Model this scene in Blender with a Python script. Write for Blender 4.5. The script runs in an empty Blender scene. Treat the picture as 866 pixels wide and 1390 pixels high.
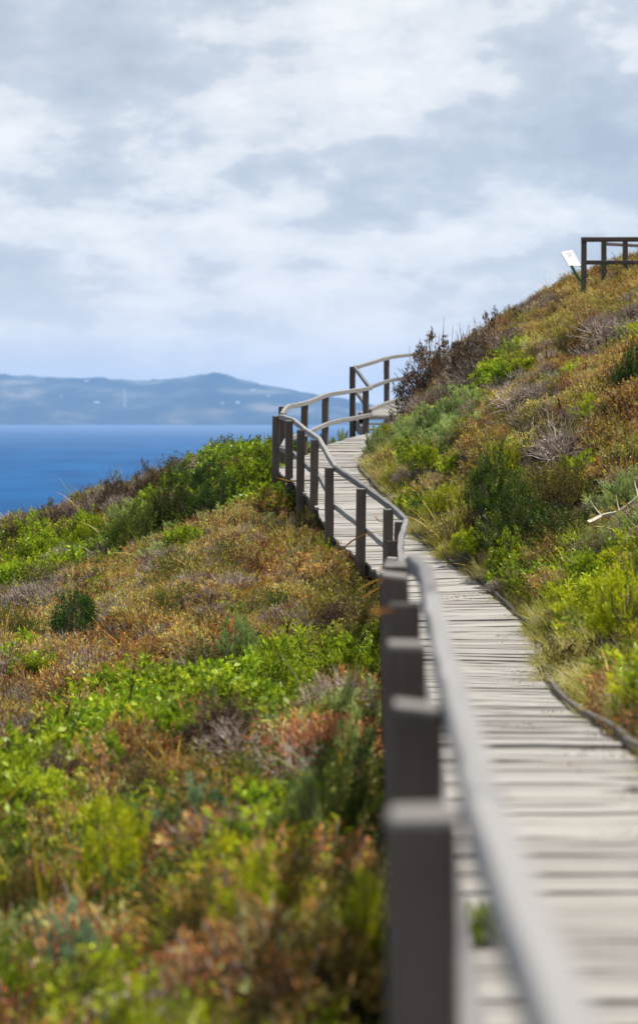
import bpy, bmesh, math, random
import numpy as np
from mathutils import Vector, noise as mnoise

# ------------------------------------------------------------------ basics
F, CX, HY = 2500.0, 433.0, 570.0          # focal length (px of the 866x1390 picture), principal column, horizon row
SEA = -35.0                                # sea level below the eye (eye = origin, +Y ahead, +Z up)
COAST = 12500.0
rng = np.random.default_rng(7)
random.seed(7)
scene = bpy.context.scene
COL = scene.collection

def P(px, py, s):
    return Vector(((px - CX) / s, F / s, (HY - py) / s))

def tag(o, label=None, cat=None, group=None, kind=None):
    if label: o['label'] = label
    if cat: o['category'] = cat
    if group: o['group'] = group
    if kind: o['kind'] = kind
    return o

def empty(name, loc, label, cat, group=None):
    o = bpy.data.objects.new(name, None)
    o.empty_display_size = .2
    o.location = loc
    COL.objects.link(o)
    return tag(o, label, cat, group)

def link(name, me, parent=None):
    o = bpy.data.objects.new(name, me)
    COL.objects.link(o)
    if parent: o.parent = parent
    return o

# ------------------------------------------------------------------ materials
def new_mat(name):
    m = bpy.data.materials.new(name); m.use_nodes = True
    nt = m.node_tree; nt.nodes.clear()
    return m, nt, nt.nodes, nt.links

def ramp(nodes, stops, interp='LINEAR'):
    r = nodes.new('ShaderNodeValToRGB'); r.color_ramp.interpolation = interp
    el = r.color_ramp.elements
    while len(el) > 1: el.remove(el[-1])
    el[0].position = stops[0][0]; el[0].color = (*stops[0][1], 1)
    for p, c in stops[1:]:
        e = el.new(p); e.color = (*c, 1)
    return r

def leaf_mat(name, stops, rand=.35, transl=.35, rough=.6, hue=.03, patch=.0):
    """foliage: colour from a per-leaf tint, varied per plant"""
    m, nt, N, L = new_mat(name)
    out = N.new('ShaderNodeOutputMaterial')
    at = N.new('ShaderNodeAttribute'); at.attribute_name = 'tint'
    oi = N.new('ShaderNodeObjectInfo')
    ma = N.new('ShaderNodeMath'); ma.operation = 'MULTIPLY_ADD'
    ma.inputs[1].default_value = rand; L.new(oi.outputs['Random'], ma.inputs[0])
    sub = N.new('ShaderNodeMath'); sub.operation = 'SUBTRACT'; sub.inputs[1].default_value = rand / 2
    L.new(at.outputs['Fac'], sub.inputs[0]); L.new(sub.outputs[0], ma.inputs[2])
    gn = GAIN.get(name, (1.6, 1.45, 1.3))
    stops = [(p_, tuple(min(.62, c_ * k_) for c_, k_ in zip(col, gn))) for p_, col in stops]
    r = ramp(N, stops); L.new(ma.outputs[0], r.inputs[0])
    hs = N.new('ShaderNodeHueSaturation')
    mr = N.new('ShaderNodeMapRange'); L.new(oi.outputs['Random'], mr.inputs[0])
    mu = N.new('ShaderNodeMath'); mu.operation = 'MULTIPLY'; mu.inputs[1].default_value = 7.31
    fr = N.new('ShaderNodeMath'); fr.operation = 'FRACT'
    L.new(oi.outputs['Random'], mu.inputs[0]); L.new(mu.outputs[0], fr.inputs[0]); L.new(fr.outputs[0], mr.inputs[0])
    mr.inputs['To Min'].default_value = .5 - hue; mr.inputs['To Max'].default_value = .5 + hue
    L.new(mr.outputs[0], hs.inputs['Hue'])
    mu2 = N.new('ShaderNodeMath'); mu2.operation = 'MULTIPLY'; mu2.inputs[1].default_value = 13.7
    fr2 = N.new('ShaderNodeMath'); fr2.operation = 'FRACT'
    mr2 = N.new('ShaderNodeMapRange'); mr2.inputs['To Min'].default_value = .72; mr2.inputs['To Max'].default_value = 1.2
    L.new(oi.outputs['Random'], mu2.inputs[0]); L.new(mu2.outputs[0], fr2.inputs[0]); L.new(fr2.outputs[0], mr2.inputs[0])
    L.new(mr2.outputs[0], hs.inputs['Value'])
    L.new(r.outputs[0], hs.inputs['Color'])
    pb = N.new('ShaderNodeBsdfPrincipled'); pb.inputs['Roughness'].default_value = rough
    pb.inputs['Specular IOR Level'].default_value = .25
    L.new(hs.outputs[0], pb.inputs['Base Color'])
    tr = N.new('ShaderNodeBsdfTranslucent'); L.new(hs.outputs[0], tr.inputs['Color'])
    mx = N.new('ShaderNodeMixShader'); mx.inputs[0].default_value = transl
    L.new(pb.outputs[0], mx.inputs[1]); L.new(tr.outputs[0], mx.inputs[2]); L.new(mx.outputs[0], out.inputs['Surface'])
    return m

M = {}
GAIN = dict(leaf_bright_green=(3.6, 2.1, 1.1), leaf_dark_green=(2.3, 1.6, .95), leaf_olive=(2.3, 2.0, 1.2), leaf_rust_heath=(2.7, 2.75, 2.0), leaf_olive_heath=(3.0, 2.6, 1.6), leaf_red_heath=(2.1, 2.3, 1.5),
            straw_grass=(2.1, 1.9, 1.8), green_grass=(2.5, 1.9, 1.3), grey_twigs=(1.5, 1.42, 1.3), leaf_brown=(1.8, 1.7, 1.5), leaf_yellow_green=(2.9, 2.4, 1.0), leaf_grey_green=(3.4, 2.5, 1.8), leaf_blue_green=(2.3, 2.3, 1.8), dark_flower_spike=(1, 1, 1), bark=(1.2, 1.2, 1.2), pink_seed_heads=(1.3, 1.2, 1.15), orange_strap_leaf=(1, 1, 1), sedge_leaf=(1.5, 1.4, 1.1))
M['leafy'] = leaf_mat('leaf_bright_green', [(0, (.018, .050, .007)), (.35, (.060, .150, .012)), (.75, (.130, .260, .020)), (1, (.240, .340, .045))], .2, .4, .42, .015)
M['dark'] = leaf_mat('leaf_dark_green', [(0, (.008, .020, .006)), (.4, (.024, .062, .011)), (.8, (.060, .120, .018)), (1, (.120, .170, .030))], .25, .25)
M['olive'] = leaf_mat('leaf_olive', [(0, (.018, .022, .008)), (.4, (.065, .068, .020)), (.8, (.125, .115, .032)), (1, (.19, .14, .04))], .3, .25)
M['soft'] = leaf_mat('leaf_grey_green', [(0, (.035, .070, .028)), (.4, (.085, .155, .060)), (.8, (.165, .255, .110)), (1, (.27, .34, .18))], .2, .3, .7, .012)
M['blue'] = leaf_mat('leaf_blue_green', [(0, (.035, .075, .050)), (.4, (.085, .150, .100)), (.8, (.16, .25, .17)), (1, (.25, .34, .25))], .2, .3, .7, .01)
M['yellow'] = leaf_mat('leaf_yellow_green', [(0, (.030, .050, .004)), (.35, (.105, .150, .008)), (.75, (.25, .275, .012)), (1, (.42, .38, .03))], .25, .4, .5, .015)
M['heath'] = leaf_mat('leaf_rust_heath', [(0, (.045, .022, .010)), (.3, (.15, .068, .022)), (.55, (.26, .135, .038)), (.8, (.31, .215, .065)), (1, (.36, .30, .12))], .55, .25, .8, .02)
M['heathgreen'] = leaf_mat('leaf_olive_heath', [(0, (.025, .028, .008)), (.35, (.085, .088, .018)), (.65, (.17, .155, .030)), (.85, (.26, .20, .05)), (1, (.34, .27, .10))], .5, .25, .8, .02)
M['red'] = leaf_mat('leaf_red_heath', [(0, (.045, .018, .010)), (.3, (.15, .050, .025)), (.6, (.28, .095, .05)), (.85, (.34, .17, .09)), (1, (.36, .27, .15))], .4, .25, .8, .015)
M['brown'] = leaf_mat('leaf_brown', [(0, (.020, .013, .008)), (.4, (.065, .042, .024)), (.75, (.125, .082, .044)), (1, (.21, .15, .08))], .35, .2, .8, .015)
M['twig'] = leaf_mat('grey_twigs', [(0, (.06, .045, .04)), (.4, (.16, .125, .112)), (.8, (.27, .225, .205)), (1, (.42, .37, .33))], .35, .0, .85, .01)
M['straw'] = leaf_mat('straw_grass', [(0, (.07, .085, .012)), (.3, (.17, .18, .03)), (.6, (.33, .29, .085)), (.85, (.46, .37, .17)), (1, (.55, .46, .27))], .5, .35, .6, .015)
M['grass'] = leaf_mat('green_grass', [(0, (.035, .060, .006)), (.4, (.10, .14, .013)), (.75, (.21, .23, .03)), (1, (.38, .33, .08))], .35, .35, .5, .015)
M['pink'] = leaf_mat('pink_seed_heads', [(0, (.26, .15, .09)), (.4, (.42, .25, .16)), (.8, (.55, .36, .25)), (1, (.62, .48, .38))], .3, .3, .7, .01)
M['sedge'] = leaf_mat('sedge_leaf', [(0, (.03, .055, .006)), (.35, (.10, .14, .01)), (.65, (.32, .25, .02)), (.85, (.50, .24, .03)), (1, (.45, .12, .02))], .3, .35, .45, .01)
M['orange'] = leaf_mat('orange_strap_leaf', [(0, (.42, .24, .025)), (.5, (.55, .26, .04)), (1, (.50, .17, .05))], .3, .3, .45, .01)
M['spike'] = leaf_mat('dark_flower_spike', [(0, (.018, .018, .012)), (.6, (.055, .04, .022)), (1, (.13, .075, .03))], .3, .0, .8, .01)
M['bark'] = leaf_mat('bark', [(0, (.03, .022, .016)), (.5, (.085, .066, .052)), (1, (.19, .16, .14))], .3, .0, .9, .01)

def wood_mat(name, lo, hi, dark, stretch=(2, 30, 30), bump=.25, plank=False, rough=.85):
    m, nt, N, L = new_mat(name)
    out = N.new('ShaderNodeOutputMaterial'); pb = N.new('ShaderNodeBsdfPrincipled')
    pb.inputs['Roughness'].default_value = rough; pb.inputs['Specular IOR Level'].default_value = .2
    tc = N.new('ShaderNodeTexCoord'); at = N.new('ShaderNodeAttribute'); at.attribute_name = 'tint'
    uv = N.new('ShaderNodeAttribute'); uv.attribute_name = 'grain'
    mp = N.new('ShaderNodeMapping'); mp.inputs['Scale'].default_value = stretch
    L.new(uv.outputs['Vector'], mp.inputs['Vector'])
    n1 = N.new('ShaderNodeTexNoise'); n1.inputs['Scale'].default_value = 1; n1.inputs['Detail'].default_value = 6
    n1.inputs['Roughness'].default_value = .65
    L.new(mp.outputs[0], n1.inputs['Vector'])
    n2 = N.new('ShaderNodeTexNoise'); n2.inputs['Scale'].default_value = 3.1; n2.inputs['Detail'].default_value = 4
    L.new(tc.outputs['Object'], n2.inputs['Vector'])
    ad = N.new('ShaderNodeMath'); ad.operation = 'MULTIPLY_ADD'; ad.inputs[1].default_value = .55
    L.new(n1.outputs['Fac'], ad.inputs[0])
    h = N.new('ShaderNodeMath'); h.operation = 'MULTIPLY'; h.inputs[1].default_value = .55
    L.new(at.outputs['Fac'], h.inputs[0]); L.new(h.outputs[0], ad.inputs[2])
    ad2 = N.new('ShaderNodeMath'); ad2.operation = 'MULTIPLY_ADD'; ad2.inputs[1].default_value = .25
    L.new(n2.outputs['Fac'], ad2.inputs[0]); L.new(ad.outputs[0], ad2.inputs[2])
    r = ramp(N, [(.30, dark), (.48, lo), (.84, hi)]); L.new(ad2.outputs[0], r.inputs[0])
    L.new(r.outputs[0], pb.inputs['Base Color'])
    bp = N.new('ShaderNodeBump'); bp.inputs['Strength'].default_value = bump; bp.inputs['Distance'].default_value = .01
    L.new(n1.outputs['Fac'], bp.inputs['Height']); L.new(bp.outputs[0], pb.inputs['Normal'])
    L.new(pb.outputs[0], out.inputs['Surface'])
    return m
M['deck'] = wood_mat('weathered_deck_boards', (.185, .17, .153), (.305, .286, .262), (.06, .05, .042), (1.5, 38, 5), .35)
M['rail'] = wood_mat('weathered_grey_rail', (.13, .125, .125), (.255, .245, .238), (.08, .073, .068), (1.2, 30, 30), .3)
M['post'] = wood_mat('dark_weathered_post', (.062, .049, .042), (.125, .10, .085), (.020, .017, .015), (2.5, 30, 30), .5)
M['post_top'] = wood_mat('paler_end_grain', (.085, .076, .068), (.19, .175, .16), (.03, .026, .023), (20, 30, 30), .5)  # top face and its chamfer, paler than the post sides
M['kerb'] = wood_mat('dark_kerb_timber', (.045, .038, .034), (.11, .095, .085), (.02, .017, .015), (1.2, 30, 30), .4)

def simple_mat(name, col, rough=.6, var=.0, scale=5, spec=.3):
    m, nt, N, L = new_mat(name)
    out = N.new('ShaderNodeOutputMaterial'); pb = N.new('ShaderNodeBsdfPrincipled')
    pb.inputs['Roughness'].default_value = rough; pb.inputs['Specular IOR Level'].default_value = spec
    tc = N.new('ShaderNodeTexCoord'); n = N.new('ShaderNodeTexNoise'); n.inputs['Scale'].default_value = scale
    n.inputs['Detail'].default_value = 5
    L.new(tc.outputs['Object'], n.inputs['Vector'])
    a = tuple(c * (1 - var) for c in col); b = tuple(min(1, c * (1 + var)) for c in col)
    r = ramp(N, [(.3, a), (.7, b)]); L.new(n.outputs['Fac'], r.inputs[0]); L.new(r.outputs[0], pb.inputs['Base Color'])
    L.new(pb.outputs[0], out.inputs['Surface'])
    return m
M['green_metal'] = simple_mat('green_painted_steel', (.012, .14, .085), .4, .15)
M['panel'] = simple_mat('white_sign_panel', (.52, .52, .50), .45, .05, 3)
M['ink'] = simple_mat('faded_print', (.42, .45, .45), .6, .15, 20)
M['white_wall'] = simple_mat('pale_wall', (.5, .49, .46), .8, .08, .02)
M['roofing'] = simple_mat('grey_roof', (.42, .40, .38), .7, .1, .02)

# soil
m, nt, N, L = new_mat('leaf_litter_soil')
out = N.new('ShaderNodeOutputMaterial'); pb = N.new('ShaderNodeBsdfPrincipled'); pb.inputs['Roughness'].default_value = .95
tc = N.new('ShaderNodeTexCoord'); n = N.new('ShaderNodeTexNoise'); n.inputs['Scale'].default_value = 9; n.inputs['Detail'].default_value = 8
n.inputs['Roughness'].default_value = .7
L.new(tc.outputs['Object'], n.inputs['Vector'])
r = ramp(N, [(.35, (.020, .017, .009)), (.52, (.062, .050, .022)), (.66, (.12, .088, .045)), (.8, (.05, .06, .015))])
L.new(n.outputs['Fac'], r.inputs[0]); L.new(r.outputs[0], pb.inputs['Base Color'])
bp = N.new('ShaderNodeBump'); bp.inputs['Strength'].default_value = .8; bp.inputs['Distance'].default_value = .05
L.new(n.outputs['Fac'], bp.inputs['Height']); L.new(bp.outputs[0], pb.inputs['Normal'])
L.new(pb.outputs[0], out.inputs['Surface']); M['soil'] = m

# ------------------------------------------------------------------ mesh accumulator (numpy)
class Acc:
    def __init__(s): s.v, s.f, s.t, s.m, s.n = [], [], [], [], 0
    def quads(s, V, tint, mi=0):
        """V (n,4,3)"""
        n = len(V)
        if n == 0: return
        s.v.append(V.reshape(-1, 3)); s.f.append(np.arange(4 * n).reshape(-1, 4) + s.n); s.n += 4 * n
        s.t.append(np.broadcast_to(np.asarray(tint, float), (n,)).copy()); s.m.append(np.full(n, mi, int))
    def grid(s, V, tint, mi=0):
        """V (n,k,w,3) strips: k rings of w points, open in both directions"""
        n, k, w = V.shape[:3]
        idx = np.arange(n * k * w).reshape(n, k, w) + s.n
        q = np.stack([idx[:, :-1, :-1], idx[:, :-1, 1:], idx[:, 1:, 1:], idx[:, 1:, :-1]], -1).reshape(-1, 4)
        s.v.append(V.reshape(-1, 3)); s.n += n * k * w; s.f.append(q)
        s.t.append(np.repeat(np.broadcast_to(np.asarray(tint, float), (n,)), (k - 1) * (w - 1))); s.m.append(np.full(len(q), mi, int))
    def mesh(s, name, mats):
        V = np.concatenate(s.v); Fc = np.concatenate(s.f); T = np.concatenate(s.t); MI = np.concatenate(s.m)
        me = bpy.data.meshes.new(name)
        me.vertices.add(len(V)); me.vertices.foreach_set('co', V.astype(np.float32).ravel())
        me.loops.add(Fc.size); me.loops.foreach_set('vertex_index', Fc.astype(np.int32).ravel())
        me.polygons.add(len(Fc)); me.polygons.foreach_set('loop_start', (np.arange(len(Fc)) * 4).astype(np.int32))
        me.polygons.foreach_set('material_index', MI.astype(np.int32))
        a = me.attributes.new('tint', 'FLOAT', 'FACE'); a.data.foreach_set('value', np.clip(T, 0, 1).astype(np.float32))
        for mm in (mats if isinstance(mats, (list, tuple)) else [mats]): me.materials.append(mm)
        me.update(); me.validate()
        return me

def unit(v): return v / np.maximum(np.linalg.norm(v, axis=-1, keepdims=True), 1e-9)
def rdir(g, n): return unit(g.normal(size=(n, 3)))

def leaves(acc, g, pos, d, ln, wd, tint, mi=0):
    """folded diamond leaves from pos along d"""
    n = len(pos); ln = np.broadcast_to(ln, (n,))[:, None]; wd = np.broadcast_to(wd, (n,))[:, None]
    d = unit(d); side = unit(np.cross(d, rdir(g, n))); up = np.cross(side, d)
    a = pos; c = pos + d * ln; b = pos + d * ln * .45 + side * wd / 2 + up * wd * .2; e = pos + d * ln * .45 - side * wd / 2 + up * wd * .2
    acc.quads(np.stack([a, b, c, e], 1), tint, mi)

def blades(acc, g, pos, d, ln, wd, droop, tint, seg=4, mi=0, tip=.15):
    """arching strap blades"""
    n = len(pos); ln = np.broadcast_to(ln, (n,)); wd = np.broadcast_to(wd, (n,)); droop = np.broadcast_to(droop, (n,))
    d = unit(d); side = unit(np.cross(d, np.array([0, 0, 1.]) + g.normal(size=(n, 3)) * .3))
    rows = []; p = pos.copy(); cur = d.copy()
    for i in range(seg + 1):
        t = i / seg; w = wd * (tip + (1 - tip) * (1 - t) ** .7 if t > .3 else 1) / 2
        rows.append(np.stack([p - side * w[:, None], p + side * w[:, None]], 1))
        p = p + cur * (ln / seg)[:, None]
        cur = unit(cur + np.array([0, 0, -1.]) * (droop / seg)[:, None])
    acc.grid(np.stack(rows, 1), tint, mi)

def tubes(acc, g, A, B, ra, rb, tint, seg=3, wob=.0, mi=0):
    """3-sided tapered wobbling sticks from A to B"""
    n = len(A); ra = np.broadcast_to(ra, (n,)); rb = np.broadcast_to(rb, (n,))
    d = unit(B - A); s1 = unit(np.cross(d, rdir(g, n))); s2 = np.cross(d, s1)
    L_ = np.linalg.norm(B - A, axis=1)[:, None]; rows = []
    off = np.zeros((n, 3))
    for i in range(seg + 1):
        t = i / seg; c = A + (B - A) * t + off * (1 if 0 < i < seg else 0)
        if 0 <= i: off = rdir(g, n) * L_ * wob
        r_ = (ra * (1 - t) + rb * t)[:, None]
        rows.append(np.stack([c + r_ * (s1 * math.cos(a) + s2 * math.sin(a)) for a in (0, 2.094, 4.189, 6.2832)], 1))
    acc.grid(np.stack(rows, 1), tint, mi)

# ------------------------------------------------------------------ plants (unit-size, base at origin)
def clump_points(g, R, H, n, low=.0):
    u = rdir(g, n); u[:, 2] = np.abs(u[:, 2]) * (1 - low) + low * g.random(n)
    lump = .78 + .3 * np.sin(u[:, 0] * 3.1 + g.random() * 6) * np.cos(u[:, 1] * 2.7 + g.random() * 6) + g.normal(size=n) * .07
    k = np.where(g.random(n) < .3, g.uniform(.45, .8, n), 1.) * lump
    return u, np.stack([u[:, 0] * R * k, u[:, 1] * R * k, u[:, 2] * H * k + .04 * H], 1)

def make_shrub(seed, style, R=.5, H=.5):
    """returns (foliage mesh, stem mesh). Styles differ in leaf and clump shape"""
    g = np.random.default_rng(seed)
    st = dict(leafy=(100, 32, .052, .028, .07, 'leafy'), dark=(150, 60, .030, .013, .05, 'dark'), soft=(115, 85, .050, .007, .03, 'soft'),
              blue=(100, 80, .045, .008, .03, 'blue'), yellow=(140, 56, .038, .011, .045, 'yellow'), brown=(135, 44, .030, .013, .05, 'brown'),
              olive=(130, 50, .030, .012, .05, 'olive'))[style]
    nc, nl, ln, wd, cr, mt = st
    u, c = clump_points(g, R, H, nc)
    ci = np.repeat(np.arange(nc), nl); n = nc * nl
    if style in ('soft', 'blue', 'yellow', 'dark', 'olive'):          # sprigs: leaves along short shoots
        sh = unit(u[ci] * 1.0 + np.array([0, 0, .7]) + rdir(g, nc)[ci] * .5)
        t = g.random(n); pos = c[ci] + sh * ((t - .4) * cr * 3)[:, None] + rdir(g, n) * cr * .55
        d = unit(sh * .9 + rdir(g, n) * .8)
    else:
        pos = c[ci] + rdir(g, n) * (g.random(n) ** .5 * cr)[:, None]
        d = unit(u[ci] * .7 + rdir(g, n) + np.array([0, 0, .35]))
    tint = np.clip(.42 + g.normal(size=nc)[ci] * .13 + g.normal(size=n) * .16 + (g.random(n) < .05) * .3, 0, 1)
    a = Acc(); leaves(a, g, pos, d, ln * g.uniform(.7, 1.25, n), wd * g.uniform(.8, 1.2, n), tint)
    fm = a.mesh(style + '_foliage', M[mt])
    b = Acc(); base = np.stack([g.normal(size=nc) * .05 * R, g.normal(size=nc) * .05 * R, np.full(nc, -.5)], 1)
    mid = base * .6 + c * .45 * np.array([1, 1, .8])
    tubes(b, g, base, mid, .014, .008, g.uniform(.1, .7, nc), 2, .05); tubes(b, g, mid, c, .008, .003, g.uniform(.2, .9, nc), 3, .06)
    if style == 'brown':
        k = 220; uu, cc = clump_points(g, R * 1.08, H * 1.1, k)
        tubes(b, g, cc * .7, cc, .005, .002, g.uniform(.4, 1, k), 2, .08)
    sm = b.mesh(style + '_stems', M['bark'])
    return fm, sm

def make_dead(seed, R=.5, H=.5):
    g = np.random.default_rng(seed); a = Acc(); n = 34
    u, c = clump_points(g, R, H, n); base = g.normal(size=(n, 3)) * .05; base[:, 2] = -.4
    tubes(a, g, base, c * .55, .012, .007, g.uniform(.1, .8, n), 3, .08)
    for lv, (k, r0) in enumerate(((3, .005), (4, .0035))):
        src = np.repeat(c * (.55 if lv == 0 else 1), k, 0)
        dst = np.repeat(c, k, 0) + rdir(g, n * k) * .16 * np.array([1, 1, .7]) if lv == 0 else src + unit(unit(src) + rdir(g, len(src)) * .8) * g.uniform(.06, .16, len(src))[:, None]
        tubes(a, g, src, dst, r0, r0 * .5, g.uniform(.2, 1, len(src)), 3, .06)
        c = dst if lv == 0 else c
        n = len(c)
    return a.mesh('dead_branches', M['twig'])

def cover(seed, style):
    """one clump of ground cover about half a metre across, one mesh with several materials"""
    g = np.random.default_rng(seed); a = Acc()
    if style in ('heath', 'heathgreen', 'red'):
        n = 90; th = g.uniform(0, 6.283, n); r = g.random(n) ** .5 * .26
        tip = np.stack([np.cos(th) * r, np.sin(th) * r, .24 * (1 - (r / .33) ** 2) + g.uniform(-.03, .08, n)], 1)
        tubes(a, g, tip * np.array([.5, .5, 0]), tip, .004, .002, g.uniform(.2, .9, n), 2, .05, 1)
        k = 9; i = np.repeat(np.arange(n), k); t = g.random(n * k)
        pos = tip[i] * (1 - .35 * t)[:, None] + rdir(g, n * k) * .016; d = unit(tip[i] * 2 + rdir(g, n * k) * .8 + np.array([0, 0, .4]))
        leaves(a, g, pos, d, g.uniform(.02, .045, n * k), g.uniform(.006, .012, n * k), np.clip(.45 + g.normal(size=n)[i] * .18 + g.normal(size=n * k) * .14, 0, 1))
        mats = [M[style], M['twig']]
    elif style == 'twig':
        n = 150; th = g.uniform(0, 6.283, n); r = g.random(n) ** .5 * .27
        tip = np.stack([np.cos(th) * r, np.sin(th) * r, .26 * (1 - (r / .36) ** 2) + g.uniform(-.03, .08, n)], 1)
        tubes(a, g, tip * np.array([.45, .45, 0]), tip, .0045, .002, g.uniform(.1, .9, n), 3, .05)
        i = np.repeat(np.arange(n), 3); tubes(a, g, tip[i] * g.uniform(.6, .95, len(i))[:, None], tip[i] + rdir(g, len(i)) * .07 + np.array([0, 0, .02]), .003, .0015, g.uniform(.3, 1, len(i)), 2, .05)
        k = 180; i = g.integers(0, n, k); leaves(a, g, tip[i] + rdir(g, k) * .03, rdir(g, k) + np.array([0, 0, .3]), .03, .009, g.uniform(.1, .7, k), 1)
        mats = [M['twig'], M['brown']]
    elif style in ('leafy', 'dark', 'soft', 'blue', 'yellow', 'brown', 'olive'):
        p = dict(leafy=(34, 20, .050, .027, .05), dark=(40, 34, .028, .011, .045), soft=(36, 40, .045, .006, .03), blue=(36, 40, .04, .008, .03),
                 yellow=(42, 34, .036, .010, .04), brown=(34, 26, .026, .011, .05), olive=(42, 30, .03, .010, .045))[style]
        nc, nl, ln, wd, cr = p
        u, c = clump_points(g, .27, .27, nc); i = np.repeat(np.arange(nc), nl); n = nc * nl
        sh = unit(u[i] + np.array([0, 0, .8])); pos = c[i] + sh * ((g.random(n) - .5) * cr * 2.4)[:, None] + rdir(g, n) * cr * .6
        leaves(a, g, pos, unit(sh * .8 + rdir(g, n)), ln * g.uniform(.7, 1.2, n), wd * g.uniform(.8, 1.2, n), np.clip(.42 + g.normal(size=nc)[i] * .15 + g.normal(size=n) * .15, 0, 1))
        tubes(a, g, c * np.array([.3, .3, 0]), c, .005, .002, g.uniform(.1, .7, nc), 2, .06, 1)
        mats = [M[style], M['bark']]
    elif style in ('straw', 'grass'):
        n = 170 if style == 'straw' else 130; th = g.uniform(0, 6.283, n); r = g.random(n) ** .5 * .16
        pos = np.stack([np.cos(th) * r, np.sin(th) * r, np.zeros(n)], 1)
        d = unit(np.stack([np.cos(th) * r * 3, np.sin(th) * r * 3, np.ones(n)], 1) + g.normal(size=(n, 3)) * .3)
        blades(a, g, pos, d, g.uniform(.15, .42, n), g.uniform(.004, .009, n), g.uniform(.4, 2.2, n), np.clip(g.normal(.5, .22, n), 0, 1), 4)
        if style == 'straw':
            k = 160; i = g.integers(0, n, k); leaves(a, g, pos[i] + d[i] * g.uniform(.1, .24, k)[:, None] + rdir(g, k) * .03, rdir(g, k), .022, .012, g.uniform(.2, 1, k), 1)
        mats = [M[style], M['pink']]
    elif style == 'litter':
        n = 60; pos = np.stack([g.normal(size=n) * .2, g.normal(size=n) * .2, g.uniform(.005, .03, n)], 1)
        leaves(a, g, pos, rdir(g, n) * np.array([1, 1, .1]), g.uniform(.02, .06, n), .014, g.random(n)); mats = [M['brown']]
    elif style == 'sedge':
        n = 22; th = g.uniform(0, 6.283, n); pos = np.stack([np.cos(th) * .03, np.sin(th) * .03, np.zeros(n)], 1)
        d = unit(np.stack([np.cos(th) * .55, np.sin(th) * .55, np.ones(n)], 1) + g.normal(size=(n, 3)) * .15)
        blades(a, g, pos, d, g.uniform(.3, .62, n), g.uniform(.008, .015, n), g.uniform(.5, 2., n), np.clip(g.normal(.4, .28, n), 0, 1), 6)
        mats = [M['sedge']]
    return a.mesh(style + '_clump', mats)

# ------------------------------------------------------------------ path layout
# left edge x,y  right edge x,y  deck height
PAIRS = [(.10, -4, 1.33, -4, -1.66), (.20, 0, 1.42, 0, -1.66), (.27, 3, 1.49, 3, -1.66), (.37, 5.65, 1.55, 5.65, -1.68), (.46, 8.06, 1.60, 8.1, -1.68),
         (.53, 10.5, 1.66, 10.4, -1.80), (.60, 13.5, 1.80, 13.4, -2.10), (.72, 16.5, 1.99, 16.3, -2.32), (.86, 19.4, 2.26, 19.2, -2.44),
         (.94, 20.9, 2.33, 21.0, -2.37), (1.03, 22.7, 2.20, 22.9, -2.25), (.97, 24.1, 2.02, 24.6, -2.13), (.66, 25.55, 1.70, 25.9, -1.95),
         (.24, 27.25, 1.35, 27.6, -1.70), (.00, 29.03, 1.15, 29.4, -1.33), (-.22, 30.25, .92, 30.7, -1.165), (-.42, 31.25, .80, 31.7, -1.01),
         (-.66, 32.5, .70, 32.6, -.91), (-.56, 33.5, .70, 33.3, -.80), (-.21, 35.1, .80, 34.5, -.67), (.20, 36.95, 1.2, 36.5, -.50), (1.12, 40.25, 2.1, 40.0, -.29)]
UPPER = [(.86, 41.85, 2.05, 41.7, .08), (1.78, 45.6, 2.95, 45.3, .42), (3.3, 49.5, 4.4, 48.9, .75), (5.6, 52.5, 6.3, 51.6, .95)]

def catmull(pts, per=24):
    pts = [np.array(p, float) for p in pts]; out_ = []
    ext = [2 * pts[0] - pts[1]] + pts + [2 * pts[-1] - pts[-2]]
    for i in range(1, len(ext) - 2):
        p0, p1, p2, p3 = ext[i - 1:i + 3]
        for k in range(per):
            t = k / per
            out_.append(.5 * ((2 * p1) + (-p0 + p2) * t + (2 * p0 - 5 * p1 + 4 * p2 - p3) * t * t + (-p0 + 3 * p1 - 3 * p2 + p3) * t ** 3))
    out_.append(pts[-1]); return np.array(out_)

DK = catmull(PAIRS, 20); DU = catmull(UPPER, 20)

# ------------------------------------------------------------------ terrain
def top(px, py, s, off=.28):
    p = P(px, py, s); return (p.x, p.y, p.z - off)
CP = []
for xl, yl, xr, yr, z in PAIRS + UPPER:
    CP += [((xl + xr) / 2, (yl + yr) / 2, z - .34)]
# left bank
CP += [top(500, 1200, 312), top(250, 1240, 312), top(0, 1310, 312), top(505, 960, 180), top(300, 990, 180), top(100, 1010, 180), top(-100, 1040, 180),
       top(505, 812, 110), top(400, 815, 108), top(200, 850, 108), top(0, 872, 108), top(-150, 910, 108),
       top(450, 728, 92), top(350, 735, 90), top(200, 770, 87), top(0, 812, 84), top(-150, 850, 84),
       top(385, 672, 80), top(330, 655, 77), top(200, 700, 75), top(0, 765, 73), top(-150, 810, 73),
       top(355, 602, 72), top(290, 622, 69), top(200, 654, 66), top(100, 690, 64), top(0, 718, 62), top(-120, 765, 62)]
# behind the left crest
CP += [(-1.6, 40, -1.6), (-6, 46, -4.6), (.0, 41.5, -1.4), (.3, 45, -2.4), (-2, 52, -7), (3, 58, -5.5), (-10, 40, -5.0), (-16, 30, -8.5), (-15, 12, -7), (-12, 0, -6), (-30, 20, -17), (-30, 45, -19), (-12, 62, -17), (-55, 30, -37), (-50, 0, -34),
       (-25, 85, -38), (5, 95, -36), (-4, -6, -2.9), (-14, -30, -8)]
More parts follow.
